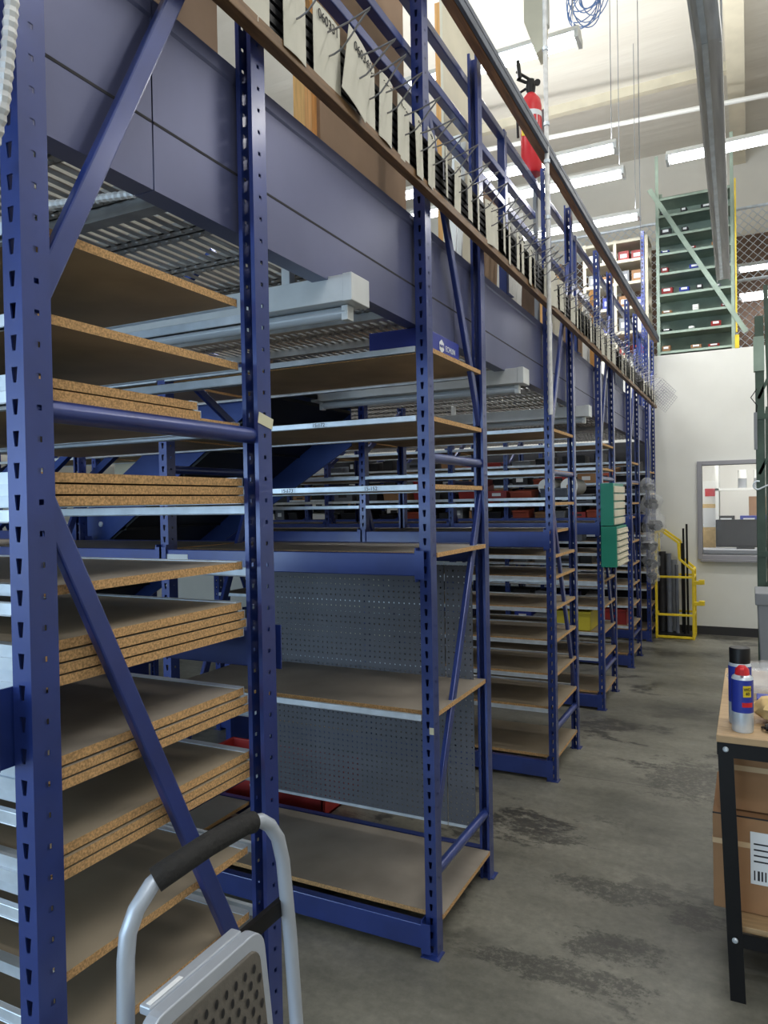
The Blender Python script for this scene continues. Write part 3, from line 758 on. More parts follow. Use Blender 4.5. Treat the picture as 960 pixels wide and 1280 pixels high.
# ------------------------------------------------------------------ hanging lights
def strip(name, label, cat, x0, x1, y, z, on, group, drop=0, tubes=2):
    t = thing(name, label, cat, ((x0+x1)/2, y, z), 0, group); h = (x1-x0)/2
    b = MB(); w_ = .085 if tubes == 2 else .052
    if tubes == 2: b.prism([(-w_,-.01),(-.04,.045),(.04,.045),(w_,-.01),(w_-.006,-.014),(-w_+.006,-.014)], -h, h, 'yz')
    else:
        b.box(-h, h, -w_, w_, -.045, .03)
        for q_ in (-.7, .6): b.box(h*q_, h*q_+.03, -.015, .015, .03, .1025)
    b.build('housing', 'housing', t, bevel=.002)
    for k in range(tubes):
        yy = (-.045, .045)[k] if tubes == 2 else 0; zz = -.035 if tubes == 2 else -.066
        MB().tube([(-h+.04, yy, zz), (h-.04, yy, zz)], .019, 12).build('lamp_tube', 'tube_on' if on else 'tube_off', t, smooth=True)
    for s_ in (-1, 1):
        a_, c_ = min(s_*h, s_*(h-.022)), max(s_*h, s_*(h-.022))
        b = MB()
        if tubes == 2: b.box(a_-.003, c_+.003, -w_, w_, -.06, 0)
        else: b.box(a_-.004, c_+.004, -w_-.002, w_+.002, -.047, .032); b.box(a_-(.03 if s_ > 0 else -.03), c_-(.03 if s_ > 0 else -.03), -.018, .018, -.09, -.047)
        b.build('lamp_holder', 'housing', t, bevel=.002)
    if drop:
        for s_ in (1,): MB().tube([(s_*(h-.05), 0, .045), (s_*(h-.05), 0, drop)], .004, 6).build('hanger_wire', 'grey', t)
    return t
hung = [(-3.3, -1.06, 5.40, 'longest lit strip lamp, nearest overhead above the guard rail'),
        (-3.4, -1.09, 7.24, 'lit strip lamp above the handrail, higher of the pair by the fire extinguisher'),
        (-3.5, -1.11, 7.84, 'lit strip lamp just below the pair by the fire extinguisher'),
        (-3.4, -1.12, 9.1, 'farthest lit strip lamp, near the chain link fence'),
        (-.70, 1.75, 7.75, 'lit strip lamp hanging beyond the steel track over the walkway')]
LIGHTS = []
for x0, x1, y, lab in hung:
    strip('strip_light', lab, 'ceiling lamp', x0, x1, y, 5.0, True, 'lit strip lamps hanging from the ceiling', 2.0)
    LIGHTS.append(((x0+x1)/2, y, 4.92, (x1-x0)))
# loft lights behind the chain link
for i, (x0, x1, y, z) in enumerate(((-.12, 1.1, 11.2, 4.78), (-.1, 1.1, 11.5, 4.45))):
    strip('loft_light', 'lit strip lamp behind the chain link fence on the right, %s one' % ('upper', 'lower')[i], 'ceiling lamp', x0, x1, y, z, True, 'loft strip lamps', 6.98-z if z else 0)
# office light
strip('office_light', 'lit lamp inside the office behind the window', 'ceiling lamp', -.6, 1.2, 10.5, 3.1, True, None, .15)
# two unlit strips under the deck
t = strip('under_deck_light', 'unlit grey strip lamp under the deck in the first aisle', 'lamp', -2.3, -1.0, 1.86, 2.262, False, 'unlit lamps under the deck', 0, 1)
t = strip('under_deck_light', 'unlit grey strip lamp under the deck in the second aisle', 'lamp', -2.2, -.985, 3.55, 2.262, False, 'unlit lamps under the deck', 0, 1)
t = strip('under_deck_light', 'unlit grey strip lamp under the deck in the third aisle', 'lamp', -2.2, -.99, 5.2, 2.262, False, 'unlit lamps under the deck', 0, 1)

# steel door track hanging above the walkway
t = thing('door_track', 'long galvanised channel track hanging over the walkway, kinked near the top', 'track', (-.17, 3.4, 3.6))
def track(b, xo, w_, h, y0, y1):
    pts = [Vector((xo-.02, y1, 0)), Vector((xo+.03, 0.05, 0.0)), Vector((xo+.01, -.55, .12)), Vector((xo-.06, -1.6, .5))]
    for i in range(3):
        a, c = pts[i], pts[i+1]
        b.obox(a, c, w_, h)
b = MB(); track(b, 0, .105, .008, 0, 3.87); b.build('track_web', 'duct', t)
for xo, nm in ((-.05, 'track_flange'), (.05, 'track_flange')):
    b = MB(); track(b, xo, .010, .05, 0, 3.85); b.build(nm, 'duct', t)
b = MB(); track(b, -.012, .024, .03, 0, 3.8); b.build('centre_rib', 'galv', t)
MB().tube([(0,3.4,.0),(0,3.4,3.4)], .008, 6).build('hanger_rod', 'grey', t)
MB().tube([(0,.3,.0),(0,.3,3.4)], .008, 6).build('hanger_rod', 'grey', t)

# coil of blue cable hanging from ceiling
t = thing('cable_coil', 'loose bundle of blue network cable hanging near the ceiling', 'cable', (-1.12, 6.0, 5.62))
for k in range(11):
    b = MB(); a0 = random.uniform(0, 6); rx, rz = random.uniform(.07,.16), random.uniform(.08,.2)
    cx, cz = random.uniform(-.05,.05), random.uniform(-.05,.08); ph = random.uniform(-.8,.8)
    b.tube([(cx+rx*math.cos(a), ph*rx*math.sin(a)*.6, cz+rz*math.sin(a)+rx*.5*ph*math.cos(a)) for a in [a0+i*2*PI/22 for i in range(24)]], .0045, 5)
    b.build('cable_loop', 'bluecable', t, smooth=True)
MB().tube([(0,0,.1),(.02,0,.7),(0,0,1.37)], .006, 5).build('cable_loop', 'bluecable', t)
o = MB().tube([(-.86, 7.0, 3.5), (-.86, 7.0, 6.99)], .004, 6).build('hanging_wire', 'grey'); tag(o, 'thin vertical wire hanging from the ceiling left of the steel track', 'wire')

# ------------------------------------------------------------------ loft: green shelving, fence, cream shelving
t = thing('green_shelving', 'tall green steel shelving on the loft above the office wall', 'shelving unit', (-.565, 9.78, 3.375))
W2, D2 = .43, .22
for sx in (-1, 1):
    for sy in (-1, 1):
        b = MB(); x, y = sx*W2, sy*D2; H = 2.45 if sx < 0 and sy < 0 else (2.15 if sx < 0 else 2.55 if sy < 0 else 1.9)
        b.box(min(x, x-sx*.035), max(x, x-sx*.035), y-.002, y+.002, 0, H); b.box(x-.002, x+.002, min(y, y-sy*.035), max(y, y-sy*.035), 0, H)
        b.build('angle_post', 'green', t)
zs = [.06, .30, .52, .76, 1.02, 1.26, 1.48, 1.72, 1.93]
for z in zs:
    b = MB(); b.box(-W2, W2, -D2, D2, z, z+.004); b.box(-W2, W2, -D2, -D2+.003, z-.028, z+.004); b.box(-W2, W2, D2-.003, D2, z-.028, z+.004)
    b.build('shelf_tray', 'green', t)
MB().box(-W2, W2, D2-.001, D2+.002, 0, 1.95).build('back_panel', 'green', t)
MB().obox((-.50, -D2-.01, 2.06), (.55, -D2-.01, .19), .055, .006, (0,1,0)).build('diagonal_brace', 'green', t)
MB().box(W2+.0, W2+.045, -D2-.06, -D2, .0, .16).build('yellow_marker', 'yellow', t)
MB().box(W2+.01, W2+.028, -D2-.01, -D2+.01, .2, 2.0).build('yellow_strap', 'yellow', t)
GSTK = [('redbin','red'),('dark','black'),('bluegrey','grey'),('blue','blue'),('cardboard','brown'),('white','white')]
k = 0
zn = ['lowest', 'second', 'third', 'fourth', 'fifth', 'sixth', 'seventh', 'eighth']
for li, z in enumerate(zs[:8]):
    x = -W2+.05; n = 0
    while x < W2-.14:
        w_ = random.uniform(.06,.13); h = random.uniform(.05,.13); m_, cn = random.choice(GSTK if li < 6 else GSTK[1:3]); y = 9.78-D2+.05
        if li in (3, 4) and x < -.3: m_, cn = 'redbin', 'red'
        o = thing('parts_bin', '%s parts bin on the %s shelf of the green shelving, %s from the left' % (cn, zn[li], ORD[n]), 'bin', (-.565+x+w_/2, y+.0, 3.375+z+.0045), 0, 'parts bins on the green shelving')
        MB().prism([(0,0),(.16,0),(.18,h),(-.015,h*.6)], -w_/2, w_/2, 'yz').build('bin_body', m_, o, bevel=.004)
        MB().box(-w_*.3, w_*.3, -.0135, -.010, h*.3, h*.55).build('bin_label', 'paper', o)
        x += w_+random.uniform(.06,.26); n += 1; k += 1
# cream shelving left of the green one
t = thing('cream_shelving', 'cream steel shelving on the loft left of the green shelving', 'shelving unit', (-1.5, 9.85, 3.375))
for sx in (-.38, 0, .38):
    for sy in (-.18, .18): MB().box(sx-.018, sx+.018, sy-.018, sy+.018, 0, 1.55).build('post', 'cream', t)
for z in (.05, .35, .66, .97, 1.25, 1.5): MB().box(-.4, .4, -.2, .2, z, z+.035).build('shelf_board', 'cream', t)
for li, z in enumerate((.085, .385, .695, 1.005, 1.285)):
    for n, x in enumerate((-.27, -.1, .1, .26)):
        m_, cn = random.choice([('redbin','red'),('white','white'),('cardboard','brown'),('grey','grey'),('blue','blue')])
        if li == 4 and n > 1: m_, cn = 'redbin', 'red'
        h = random.uniform(.1,.18)
        o = thing('stock_carton', '%s carton on the cream shelving, %s level up, %s from the left' % (cn, ORD[li], ORD[n]), 'box', (-1.5+x, 9.80, 3.375+z), 0, 'cartons on the cream shelving')
        MB().box(-.065,.065,-.1,.1,0,h).build('carton_body', m_, o, bevel=.003); MB().box(-.04,.04,-.1012,-.1,h*.3,h*.7).build('carton_label', 'paper', o)
# blue slotted post standing on the deck end
fz = thing('slotted_post', 'bright blue slotted post at the far end of the deck', 'post', (-1.13, 9.33, 2.42))
o = bpy.data.objects.new('post', post_mesh(2.45, False)); COL.objects.link(o); o.parent = fz
MB().box(-.04,.04,-.02,.06,0,.005).build('foot_plate', 'navy', fz)
# chain link fence
t = thing('chain_link_fence', 'chain link fence closing the loft behind the green shelving', 'fence', (-2.6, 10.6, 3.375))
b = MB(); Wf, Hf, pt = 6.0, 2.0, .105
def clip(a, c):
    # clip segment in xz to the panel
    t0, t1 = 0, 1; dx, dz = c[0]-a[0], c[1]-a[1]
    for p, q in ((-dx, a[0]), (dx, Wf-a[0]), (-dz, a[1]), (dz, Hf-a[1])):
        if p < 0: t0 = max(t0, q/p)
        elif p > 0: t1 = min(t1, q/p)
    return ((a[0]+dx*t0, a[1]+dz*t0), (a[0]+dx*t1, a[1]+dz*t1)) if t0 < t1 else None
k = -Hf
while k < Wf:
    for (a, c) in (((k, 0), (k+Hf, Hf)), ((k+Hf, 0), (k, Hf))):
        q = clip(a, c)
        if q: b.tube([(q[0][0], 0, q[0][1]), (q[1][0], 0, q[1][1])], .0045, 4, cap=False)
    k += pt
b.build('wire_mesh', 'galv', t)
for z in (0.02, Hf): MB().tube([(0,0,z),(Wf,0,z)], .02, 8).build('fence_rail', 'galv', t, smooth=True)
MB().tube([(2.5,0,1.07),(Wf,0,1.10)], .02, 8).build('fence_rail', 'galv', t, smooth=True)
for x in (0, 2.45, Wf): MB().tube([(x,0,0),(x,0,Hf+.1)], .024, 8).build('fence_post', 'galv', t, smooth=True)

# ------------------------------------------------------------------ office interior seen through the window
t = thing('office_shelving', 'white steel shelving inside the office behind the window', 'shelving unit', (.18, 10.4, 0))
for sx in (-.55, .55):
    for sy in (-.2, .2): MB().box(sx-.02, sx+.02, sy-.02, sy+.02, 0, 2.3).build('post', 'white', t)
for z in (.35, .75, 1.25, 1.72, 2.2): MB().box(-.57, .57, -.22, .22, z, z+.03).build('shelf_board', 'white', t)
def carton(name, lab, cat, loc, sx, sy, sz, m_, extra='tape', rz=0, group=None):
    o = thing(name, lab, cat, loc, rz, group)
    MB().box(-sx/2, sx/2, -sy/2, sy/2, 0, sz).build('carton_body', m_, o, bevel=.003)
    if extra == 'tape': MB().box(-sx*.08, sx*.08, -sy/2-.001, sy/2+.001, sz*.6, sz+.001).build('packing_tape', 'tape', o)
    elif extra == 'paper': MB().box(-sx*.32, sx*.32, -sy/2-.0012, -sy/2, sz*.25, sz*.75).build('front_label', 'paper', o)
    return o
carton('carton', 'brown cardboard box on the office shelving', 'box', (.2, 10.35, 1.281), .42, .3, .36, 'cardboard')
for i, x in enumerate((-.08, .1)):
    t = thing('white_canister', 'white canister on the upper office shelf, %s of the two' % ('left', 'right')[i], 'canister', (x, 10.28, 1.751))
    MB().lathe([(.05,0),(.05,.12)], n=18).build('canister_body', 'grey', t, smooth=True); MB().lathe([(.052,.12),(.052,.22),(.046,.226)], n=18).build('canister_lid', 'white', t, smooth=True)
for i, x in enumerate((-.22, .04, .30, .56)):
    carton('office_box', 'small blue and white box in the office window, %s from the left' % ORD[i], 'box', (x-.05, 10.24, 1.281) if i != 1 else (x-.05, 10.12+.1, 1.281), .2, .1, .12, 'dark' if i == 0 else 'blue', 'paper')
t = thing('monitor', 'black monitor standing inside the office window', 'monitor', (-.05, 9.95, 1.0)); MB().box(-.33,.33,-.02,.02,.02,.36).build('screen_housing', 'black', t, bevel=.006); MB().box(-.31,.31,-.022,-.0195,.05,.34).build('screen', 'dark', t); MB().box(-.1,.1,-.07,.07,0,.02).build('stand', 'black', t)
o = MB().box(-1.2, 1.6, 9.68, 10.12, .96, 1.0).box(-1.15, 1.55, 9.72, 10.08, 0, .96).build('office_counter', 'grey'); tag(o, 'grey counter inside the office below the window', 'counter')
o = thing('file_binder', 'red binder leaning in the office window', 'binder', (.34, 9.93, 1.0)); MB().obox((0,0,0),(.05,0,.32),.2,.05,(0,1,0)).build('cover', 'red', o); MB().obox((-.03,0,.02),(.02,0,.3),.18,.01,(0,1,0)).build('page_block', 'paper', o)
o = thing('carton', 'tall pale carton at the left side of the office window', 'box', (-.46, 10.5, .5)); MB().box(-.1,.1,-.15,.15,0,1.05).build('carton_body', 'amber', o); MB().box(-.09,.09,-.152,-.15,.75,1.0).build('front_label', 'paper', o)
o = thing('carton', 'white carton stacked at the left of the office window', 'box', (-.46, 10.5, 1.551)); MB().box(-.1,.1,-.12,.12,0,.3).build('carton_body', 'white', o); MB().box(-.06,.06,-.1215,-.12,.1,.2).build('front_label', 'red', o)
carton('carton', 'blue carton at the right side of the office shelving', 'box', (.62, 10.3, 1.281), .2, .3, .3, 'blue')

# ------------------------------------------------------------------ yellow stock rack by the office wall
t = thing('stock_rack', 'yellow steel stock rack standing at the foot of the office wall', 'rack', (-.99, 9.06, 0))
prof = [(0.0,0),(0,1.24),(.06,1.26),(.245,1.12),(.255,.93),(.40,.80),(.40,0)]
for y in (0, .34):
    b = MB()
    for a, c in zip(prof, prof[1:]+prof[:1]):
        if a[1] == 0 and c[1] == 0: a, c = (a[0], .02), (c[0], .02)
        b.obox((a[0],y,a[1]), (c[0],y,c[1]), .026, .026, (0,1,0))
    for z in (.72, .28): b.obox((0,y,z),(.40,y,z),.024,.03,(0,1,0))
    b.build('end_frame', 'yellow', t, bevel=.003)
b = MB()
for x, z in ((0,.02),(0,1.24),(.40,.02),(.40,.80),(0,.72),(.4,.72),(0,.28),(.4,.28)): b.obox((x,0,z),(x,.34,z),.022,.022)
b.build('side_rail', 'yellow', t)
for z in (.66, .42):
    b = MB(); b.box(.40,.50,-.02,.02,z-.02,z+.02); b.box(.46,.52,-.03,.03,z-.015,z+.035); b.build('cradle_arm', 'yellow', t)
b = MB(); b.box(.01,.39,.01,.33,.03,.05); b.build('base_pan', 'black', t)
for i, (x, y, h, r_, m_) in enumerate(((.05,.2,1.0,.05,'dark'),(.13,.15,.98,.03,'bluegrey'),(.18,.25,.9,.04,'grey'),(.30,.1,1.28,.012,'black'),(.335,.12,1.33,.012,'black'),(.28,.2,1.1,.018,'dark'),(.22,.12,.85,.02,'bluegrey'))):
    o = MB().tube([(x-.99, 9.06+y, .052), (x-1.0, 9.06+y+.05, h)], r_, 10).build('steel_tube', m_, smooth=True)
    tag(o, '%s %s standing in the yellow stock rack, %s from the left' % ({'dark':'dark','bluegrey':'slate grey','grey':'grey','black':'black'}[m_], 'tube' if r_ > .015 else 'thin rod', ORD[[.05,.13,.18,.22,.28,.30,.335].index(x)]), 'tube')

# ------------------------------------------------------------------ teal organiser cases hung on the fourth frame
for i, (z0, z1, xa) in enumerate(((1.12, 1.43, -.90), (1.435, 1.76, -.92))):
    t = thing('organiser_case', 'teal sided organiser with white ribbed front on the fourth frame, %s of the two' % ('lower','upper')[i], 'organiser', (-1.016, 5.70, z0), 0, 'teal organiser cases')
    h = z1-z0; w_ = xa+1.016
    MB().box(0, w_, 0, .5, 0, h).build('case_shell', 'teal', t, bevel=.004)
    b = MB(); n = 5 if i else 6
    for k in range(n):
        b.box(w_+.0005, w_+.012, .01, .49, .01+k*(h-.02)/n, .01+(k+.8)*(h-.02)/n)
        if not i:
            for q in range(6): b.box(w_+.012, w_+.02, .02+q*.078, .075+q*.078, .012+k*(h-.02)/n, .01+(k+.35)*(h-.02)/n)
    b.build('ribbed_front', 'cream', t, bevel=.002)

# bagged parts hanging at the fifth / sixth row ends
def blob(r, sq, seed):
    rr = random.Random(seed); b = MB(); nu, nv = 12, 9; base = len(b.v)
    for i in range(nv+1):
        th = PI*i/nv
        for j in range(nu):
            ph = 2*PI*j/nu; k = r*(1+rr.uniform(-.22,.22)*math.sin(th))
            b.v.append((k*sq[0]*math.sin(th)*math.cos(ph), k*sq[1]*math.sin(th)*math.sin(ph), k*sq[2]*math.cos(th)))
    for i in range(nv):
        for j in range(nu):
            a = i*nu+j; c = i*nu+(j+1)%nu; b.f.append((a, c, c+nu, a+nu)); b.mi.append(0)
    return b
for i, (z, x, y, s_) in enumerate(((1.76,-.96,8.1,.085),(1.58,-.93,8.15,.12),(1.36,-.90,8.12,.125),(1.15,-.94,8.08,.12),(.96,-.93,8.1,.10),(.83,-.92,8.08,.08))):
    t = thing('bagged_part', 'clear plastic bag with dark parts hanging at the fifth rack row, %s from the top' % ORD[i], 'bag', (x, y, z), 0, 'bagged parts hanging at the rack end')
    blob(s_, (.9,1,1.15), i).build('bag_film', 'plastic', t, smooth=True)
    blob(s_*.62, (1,.8,.7), i+40).build('dark_part', 'dark', t, smooth=True)
    b = MB(); b.lathe([(s_*.28,0),(s_*.28,s_*.3)], n=12); o = b.build('metal_ring', 'wire', t); o.location = (s_*.3, -s_*.55, -s_*.2); o.rotation_euler = (PI/2, .4, .3)
o = MB().tube([(-.955, 8.1, .8), (-.955, 8.1, 2.0), (-.955, 8.08, 2.25)], .006, 6).build('hanging_rope', 'grey'); tag(o, 'cord carrying the bagged parts by the fifth rack row', 'cord')

# ------------------------------------------------------------------ goods on the far shelves
def goods(r_, b_, z, lvl, n, pal):
    x0, x1 = inner(b_); ya, yb = ROWS[r_]; x = x0+.04; c = 0
    top = {}
    while x < x1-.12 and c < n:
        m_, cn = random.choice(pal); w_ = random.uniform(.08,.24); h = random.uniform(.05,.13)
        if x+w_ > x1-.02: break
        o = thing('stock_box', '%s stock box, %s from left, %s, %s' % (cn, ORD[c], lvl, blabel(r_, b_)), 'box', (x+w_/2, ya+.03, z+.002), 0, 'stock boxes on the far rack rows')
        if random.random() < .5:
            MB().box(-w_/2, w_/2, 0, .25, 0, h).build('box_body', m_, o, bevel=.003)
            MB().box(-w_*.25, w_*.2, -.0012, 0, h*.3, h*.7).build('front_label', 'paper' if random.random() < .35 else 'dark', o)
        else:
            MB().prism([(0,0),(.22,0),(.24,h),(-.02,h*.7)], -w_/2, w_/2, 'yz').build('box_body', m_, o, bevel=.003)
            MB().box(-w_/2-.004, w_/2+.004, -.024, -.016, h*.62, h*.72).build('front_lip', m_, o)
        x += w_+random.uniform(.01,.1); c += 1
D1 = [('dark','black'),('dark','black'),('bluegrey','grey'),('rust','rust red'),('redbin','dark red'),('grey','pale grey'),('cardboard','brown')]
D2_ = [('dark','black'),('dark','black'),('bluegrey','grey'),('cardboard','brown'),('white','white'),('dark','black')]
for b_ in range(4):
    for z, lvl in upper[4][:3]: goods(4, b_, z, lvl, 6, D1 if b_ < 2 else D2_)
    goods(4, b_, 1.457, 'over the heavy beam', 6, D1 if b_ < 2 else D2_)
    goods(5, b_, 1.457, 'over the heavy beam', 5, D2_)
    for z, lvl in upper[5]: goods(5, b_, z, lvl, 5, D2_)
for b_ in (0, 1):
    goods(3, b_, 1.66, 'just above the heavy beam', 5, D1)
    for z, lvl in low4[:5]: goods(4, b_, z, lvl, 4, [('dark','black'),('bluegrey','grey'),('blue','blue'),('grey','pale grey')])
for i, (x, y, z, m_, cn, w_) in enumerate(((-1.28, 5.84, .602, 'yellowbin', 'yellow', .3), (-1.25, 7.43, .402, 'redbin', 'dark red', .32))):
    t = thing('open_bin', 'large %s open bin on a low shelf of the %s rack row' % (cn, ('fourth','fifth')[i]), 'bin', (x, y, z))
    b = MB(); h = .15; d = .36
    for q in ((-w_/2, -w_/2+.006, 0, d), (w_/2-.006, w_/2, 0, d), (-w_/2, w_/2, 0, .006), (-w_/2, w_/2, d-.006, d)): b.box(q[0], q[1], q[2], q[3], 0, h)
    b.box(-w_/2, w_/2, 0, d, 0, .005); b.build('bin_body', m_, t, bevel=.003)
    MB().box(-w_/2-.008, w_/2+.008, -.008, 0, h-.02, h).build('rim', m_, t)
# white wrapped rolls on row five
for i, x in enumerate((-1.28, -1.46)):
    t = thing('wrapped_roll', 'white wrapped roll lying on the fourth rack row, %s one' % ('right','left')[i], 'roll', (x, 5.93, 1.675)); 
    o = MB().tube([(0,-.1,.07),(0,.25,.07)], .068, 16).build('roll_wrap', 'white', t, smooth=True); MB().tube([(0,-.104,.07),(0,-.1,.07)], .02, 12).build('roll_core', 'cardboard', t)

# ------------------------------------------------------------------ staircase behind the second row
t = thing('staircase', 'navy steel staircase going up to the deck behind the second rack row', 'stairs', (-3.6, 3.12, 0))
sl = .655
def sz(x): return 1.97+sl*(x+2.6)           # underside line of the near stringer, world
xa_, xb_ = -5.6, -2.22
for y, dep, low in ((0, .30, 0), (.86, .34, .22)):
    pts = [(x+3.6, max(.0, sz(x)-low)) for x in (xa_, xb_)] + [(x+3.6, sz(x)+dep) for x in (xb_, xa_)]
    MB().prism(pts, y, y+.012, 'xz').build('stringer', 'stair', t)
for k in range(16):
    x = -5.5+k*.22
    if sz(x) < .1: continue
    MB().box(x+3.6, x+3.6+.26, .012, .86, sz(x)+.14, sz(x)+.165).build('tread', 'black', t)
pts = [(x+3.6, max(0, sz(x)-.02)) for x in (xa_, xb_)] + [(x+3.6, sz(x)) for x in (xb_, xa_)]
MB().prism(pts, .012, .86, 'xz').build('soffit', 'black', t)
for x in (-2.35, -2.72, -3.1, -3.45, -3.8):
    o = MB().lathe([(.016,0),(.016,.006),(.008,.012)], n=10).build('bolt', 'galv', t); o.rotation_euler = (PI/2,0,0); o.location = (x+3.6, 0, sz(x)+.13)
for dz in (.45, .72, 1.0):
    MB().obox((xa_+3.6, -.01, sz(xa_)+dz), (-2.55+3.6, -.01, sz(-2.55)+dz), .035, .04).build('handrail', 'stair', t)
# cream pegboards behind
peg(-5.2, -3.6, 4.872, 1.47, 2.25, 'pegboard_panel', 'cream_peg', 'cream perforated panel seen behind the staircase', rim='cream')
peg(-3.3, -2.4, 4.872, .62, 1.30, 'pegboard_panel', 'cream_peg', 'cream perforated panel low behind the stacked boards', rim='cream')
carton('carton', 'orange yellow panel carton on the shelf beyond the staircase', 'box', (-4.6, 4.4, 2.062), .5, .2, .25, 'orange', 'paper')
# red floor bin
t = thing('red_tray', 'red plastic tray on the floor behind the second rack row', 'tray', (-2.45, 3.42, 0), .0)
b = MB(); b.box(-.45,.45,-.2,.2,0,.02)
for q in ((-.45,-.43,-.2,.2),(.43,.45,-.2,.2),(-.45,.45,-.2,-.18),(-.45,.45,.18,.2)): b.box(*q, 0, .2)
b.build('tray_body', 'redbin', t, bevel=.006); MB().box(-.47,.47,-.22,-.2,.18,.2).build('rim', 'redbin', t)
# low bench seen through the first rack row
hb = thing('low_bench', 'low navy bench frame seen past the second row from the walkway', 'bench', (-3.5, 3.86, 0))
# keep the bench simple: top, two legs with brace
MB().box(-.5,.5,-.12,.12,.70,.74).build('bench_top', 'navy', hb, bevel=.003)
for s_ in (-.45,.45): MB().box(s_-.02, s_+.02, -.1, .1, 0, .70).build('leg', 'navy', hb)

# armoured flexible cable lying on the grating and hanging by the first post
def flex(pts, r, name, lab):
    # resample and ripple the radius
    P_ = [Vector(p) for p in pts]; out = []
    for a, c in zip(P_, P_[1:]):
        n = max(2, int((c-a).length/.007))
        out += [a+(c-a)*k/n for k in range(n)]
    out.append(P_[-1])
    o = MB().tube(out, [r*(1 if i % 2 else .82) for i in range(len(out))], 8).build(name, 'duct'); return tag(o, lab, 'cable')
flex([(-.948,.725,2.56),(-.956,.722,2.38),(-.966,.72,2.30),(-.978,.72,2.24),(-1.0,.72,2.19),(-1.04,.725,2.17)], .011, 'flexible_conduit', 'ribbed grey flexible conduit beside the near post at the top left')
flex([(-1.75,1.12,2.345),(-1.6,1.18,2.34),(-1.42,1.16,2.335),(-1.25,1.2,2.335),(-1.16,1.23,2.34)], .010, 'flexible_conduit', 'ribbed grey conduit clipped under the grating in the nearest row')

# ------------------------------------------------------------------ step stool in the foreground
t = thing('step_stool', 'folded grey steel step stool with black foam handle grip beside the first frame', 'step stool', (-.76, .92, 0))
O = Vector((-.76, .92, 0))
def L3(*p): return Vector(p)-O
A0 = L3(-.80,.735,.0); Bq = L3(-.735,1.125,0)
left = [L3(-.800,.735,.02), L3(-.797,.744,.9), L3(-.796,.746,1.0), L3(-.795,.75,1.035), L3(-.790,.762,1.065), L3(-.782,.785,1.092)]
right = [L3(-.772,1.01,1.094), L3(-.768,1.03,1.090), L3(-.764,1.05,1.074), L3(-.760,1.068,1.045), L3(-.757,1.078,1.0), L3(-.752,1.09,.85), L3(-.73,1.13,.02)]
mid = [L3(-.776,.80,1.10), L3(-.774,.9,1.103), L3(-.773,.99,1.099)]
MB().tube(left+mid+right, .0125, 16).build('loop_frame', 'laddersteel', t, smooth=True)
MB().tube([left[-1]+Vector((.0,.006,.003)), mid[0]+Vector((0,.0,0)), mid[1], mid[2], right[0]], .0185, 18).build('foam_grip', 'rubber', t, smooth=True)
# folded platform: rounded frame, dimpled tread, tilted
def plate(name, m_, w0, w1, z0, z1, x0, x1, th, rnd):
    """rounded slab in the (y,z) plane leaning in x"""
    pts = []
    for cy, cz, a0 in ((w1-rnd, z1-rnd, 0), (w0+rnd, z1-rnd, PI/2), (w0+rnd, z0+rnd, PI), (w1-rnd, z0+rnd, 1.5*PI)):
        for k in range(6):
            a = a0+k*PI/10; pts.append((cy+rnd*math.cos(a), cz+rnd*math.sin(a)))
    b = MB(); n = len(pts)
    def X(z): return x0+(x1-x0)*(z1-z)/(z1-z0)
    b.v += [(X(z)-th/2, y, z) for y, z in pts]+[(X(z)+th/2, y, z) for y, z in pts]
    b.f += [tuple(range(n))[::-1], tuple(range(n, 2*n))]; b.mi += [0, 0]
    for i in range(n): j = (i+1) % n; b.f.append((i, j, n+j, n+i)); b.mi.append(0)
    return b.build(name, m_, t, bevel=.002)
plate('platform_rim', 'laddersteel', -.215, .04, .56, .955, .034, .075, .022, .03)
plate('tread_mat', 'tread', -.195, .02, .58, .935, .049, .088, .006, .022)
b = MB()
for r_ in range(17):
    z = .60+r_*.0195
    for c_ in range(9):
        y = -.182+c_*.0225+(.011 if r_ % 2 else 0)
        if y > .012: continue
        x = .034+(.955-z)/.395*.041+.0185
        pts = [(x, y+.0075*math.cos(a)*.55, z+.0075*math.sin(a)) for a in [k*2*PI/10 for k in range(10)]]
        n = len(b.v); b.v += pts; b.f.append(tuple(range(n, n+10))); b.mi.append(0)
b.build('tread_dimples', 'dark', t, recalc=False)
b = MB(); b.box(.004, .024, -.19, .01, .945, .958); b.build('platform_channel', 'laddersteel', t, bevel=.002)
MB().box(.012, .020, -.185, -.12, .9582, .9588).build('warning_label', 'paper', t)
MB().box(-.01, .0, .03, .17, .90, .93).build('pivot_bracket', 'black', t)
MB().obox(L3(-.80,.75,.30), L3(-.74,1.12,.30), .02, .02).build('cross_bar', 'laddersteel', t)
b = MB().tube([(.07,-.2,.6),(.13,-.22,.02)], .011, 10); b.tube([(.07,.03,.6),(.13,.06,.02)], .011, 10); b.build('front_leg', 'laddersteel', t, smooth=True)
for p in (left[0], right[-1], Vector((.13,-.22,.0)), Vector((.13,.06,.0))):
    MB().lathe([(.016,0),(.016,.03)], p.x, p.y, 12).build('rubber_foot', 'rubber', t)
b = MB(); b.obox(L3(-.80,.75,.66), L3(-.74,1.11,.66), .09, .02); b.build('lower_step', 'laddersteel', t, bevel=.003)

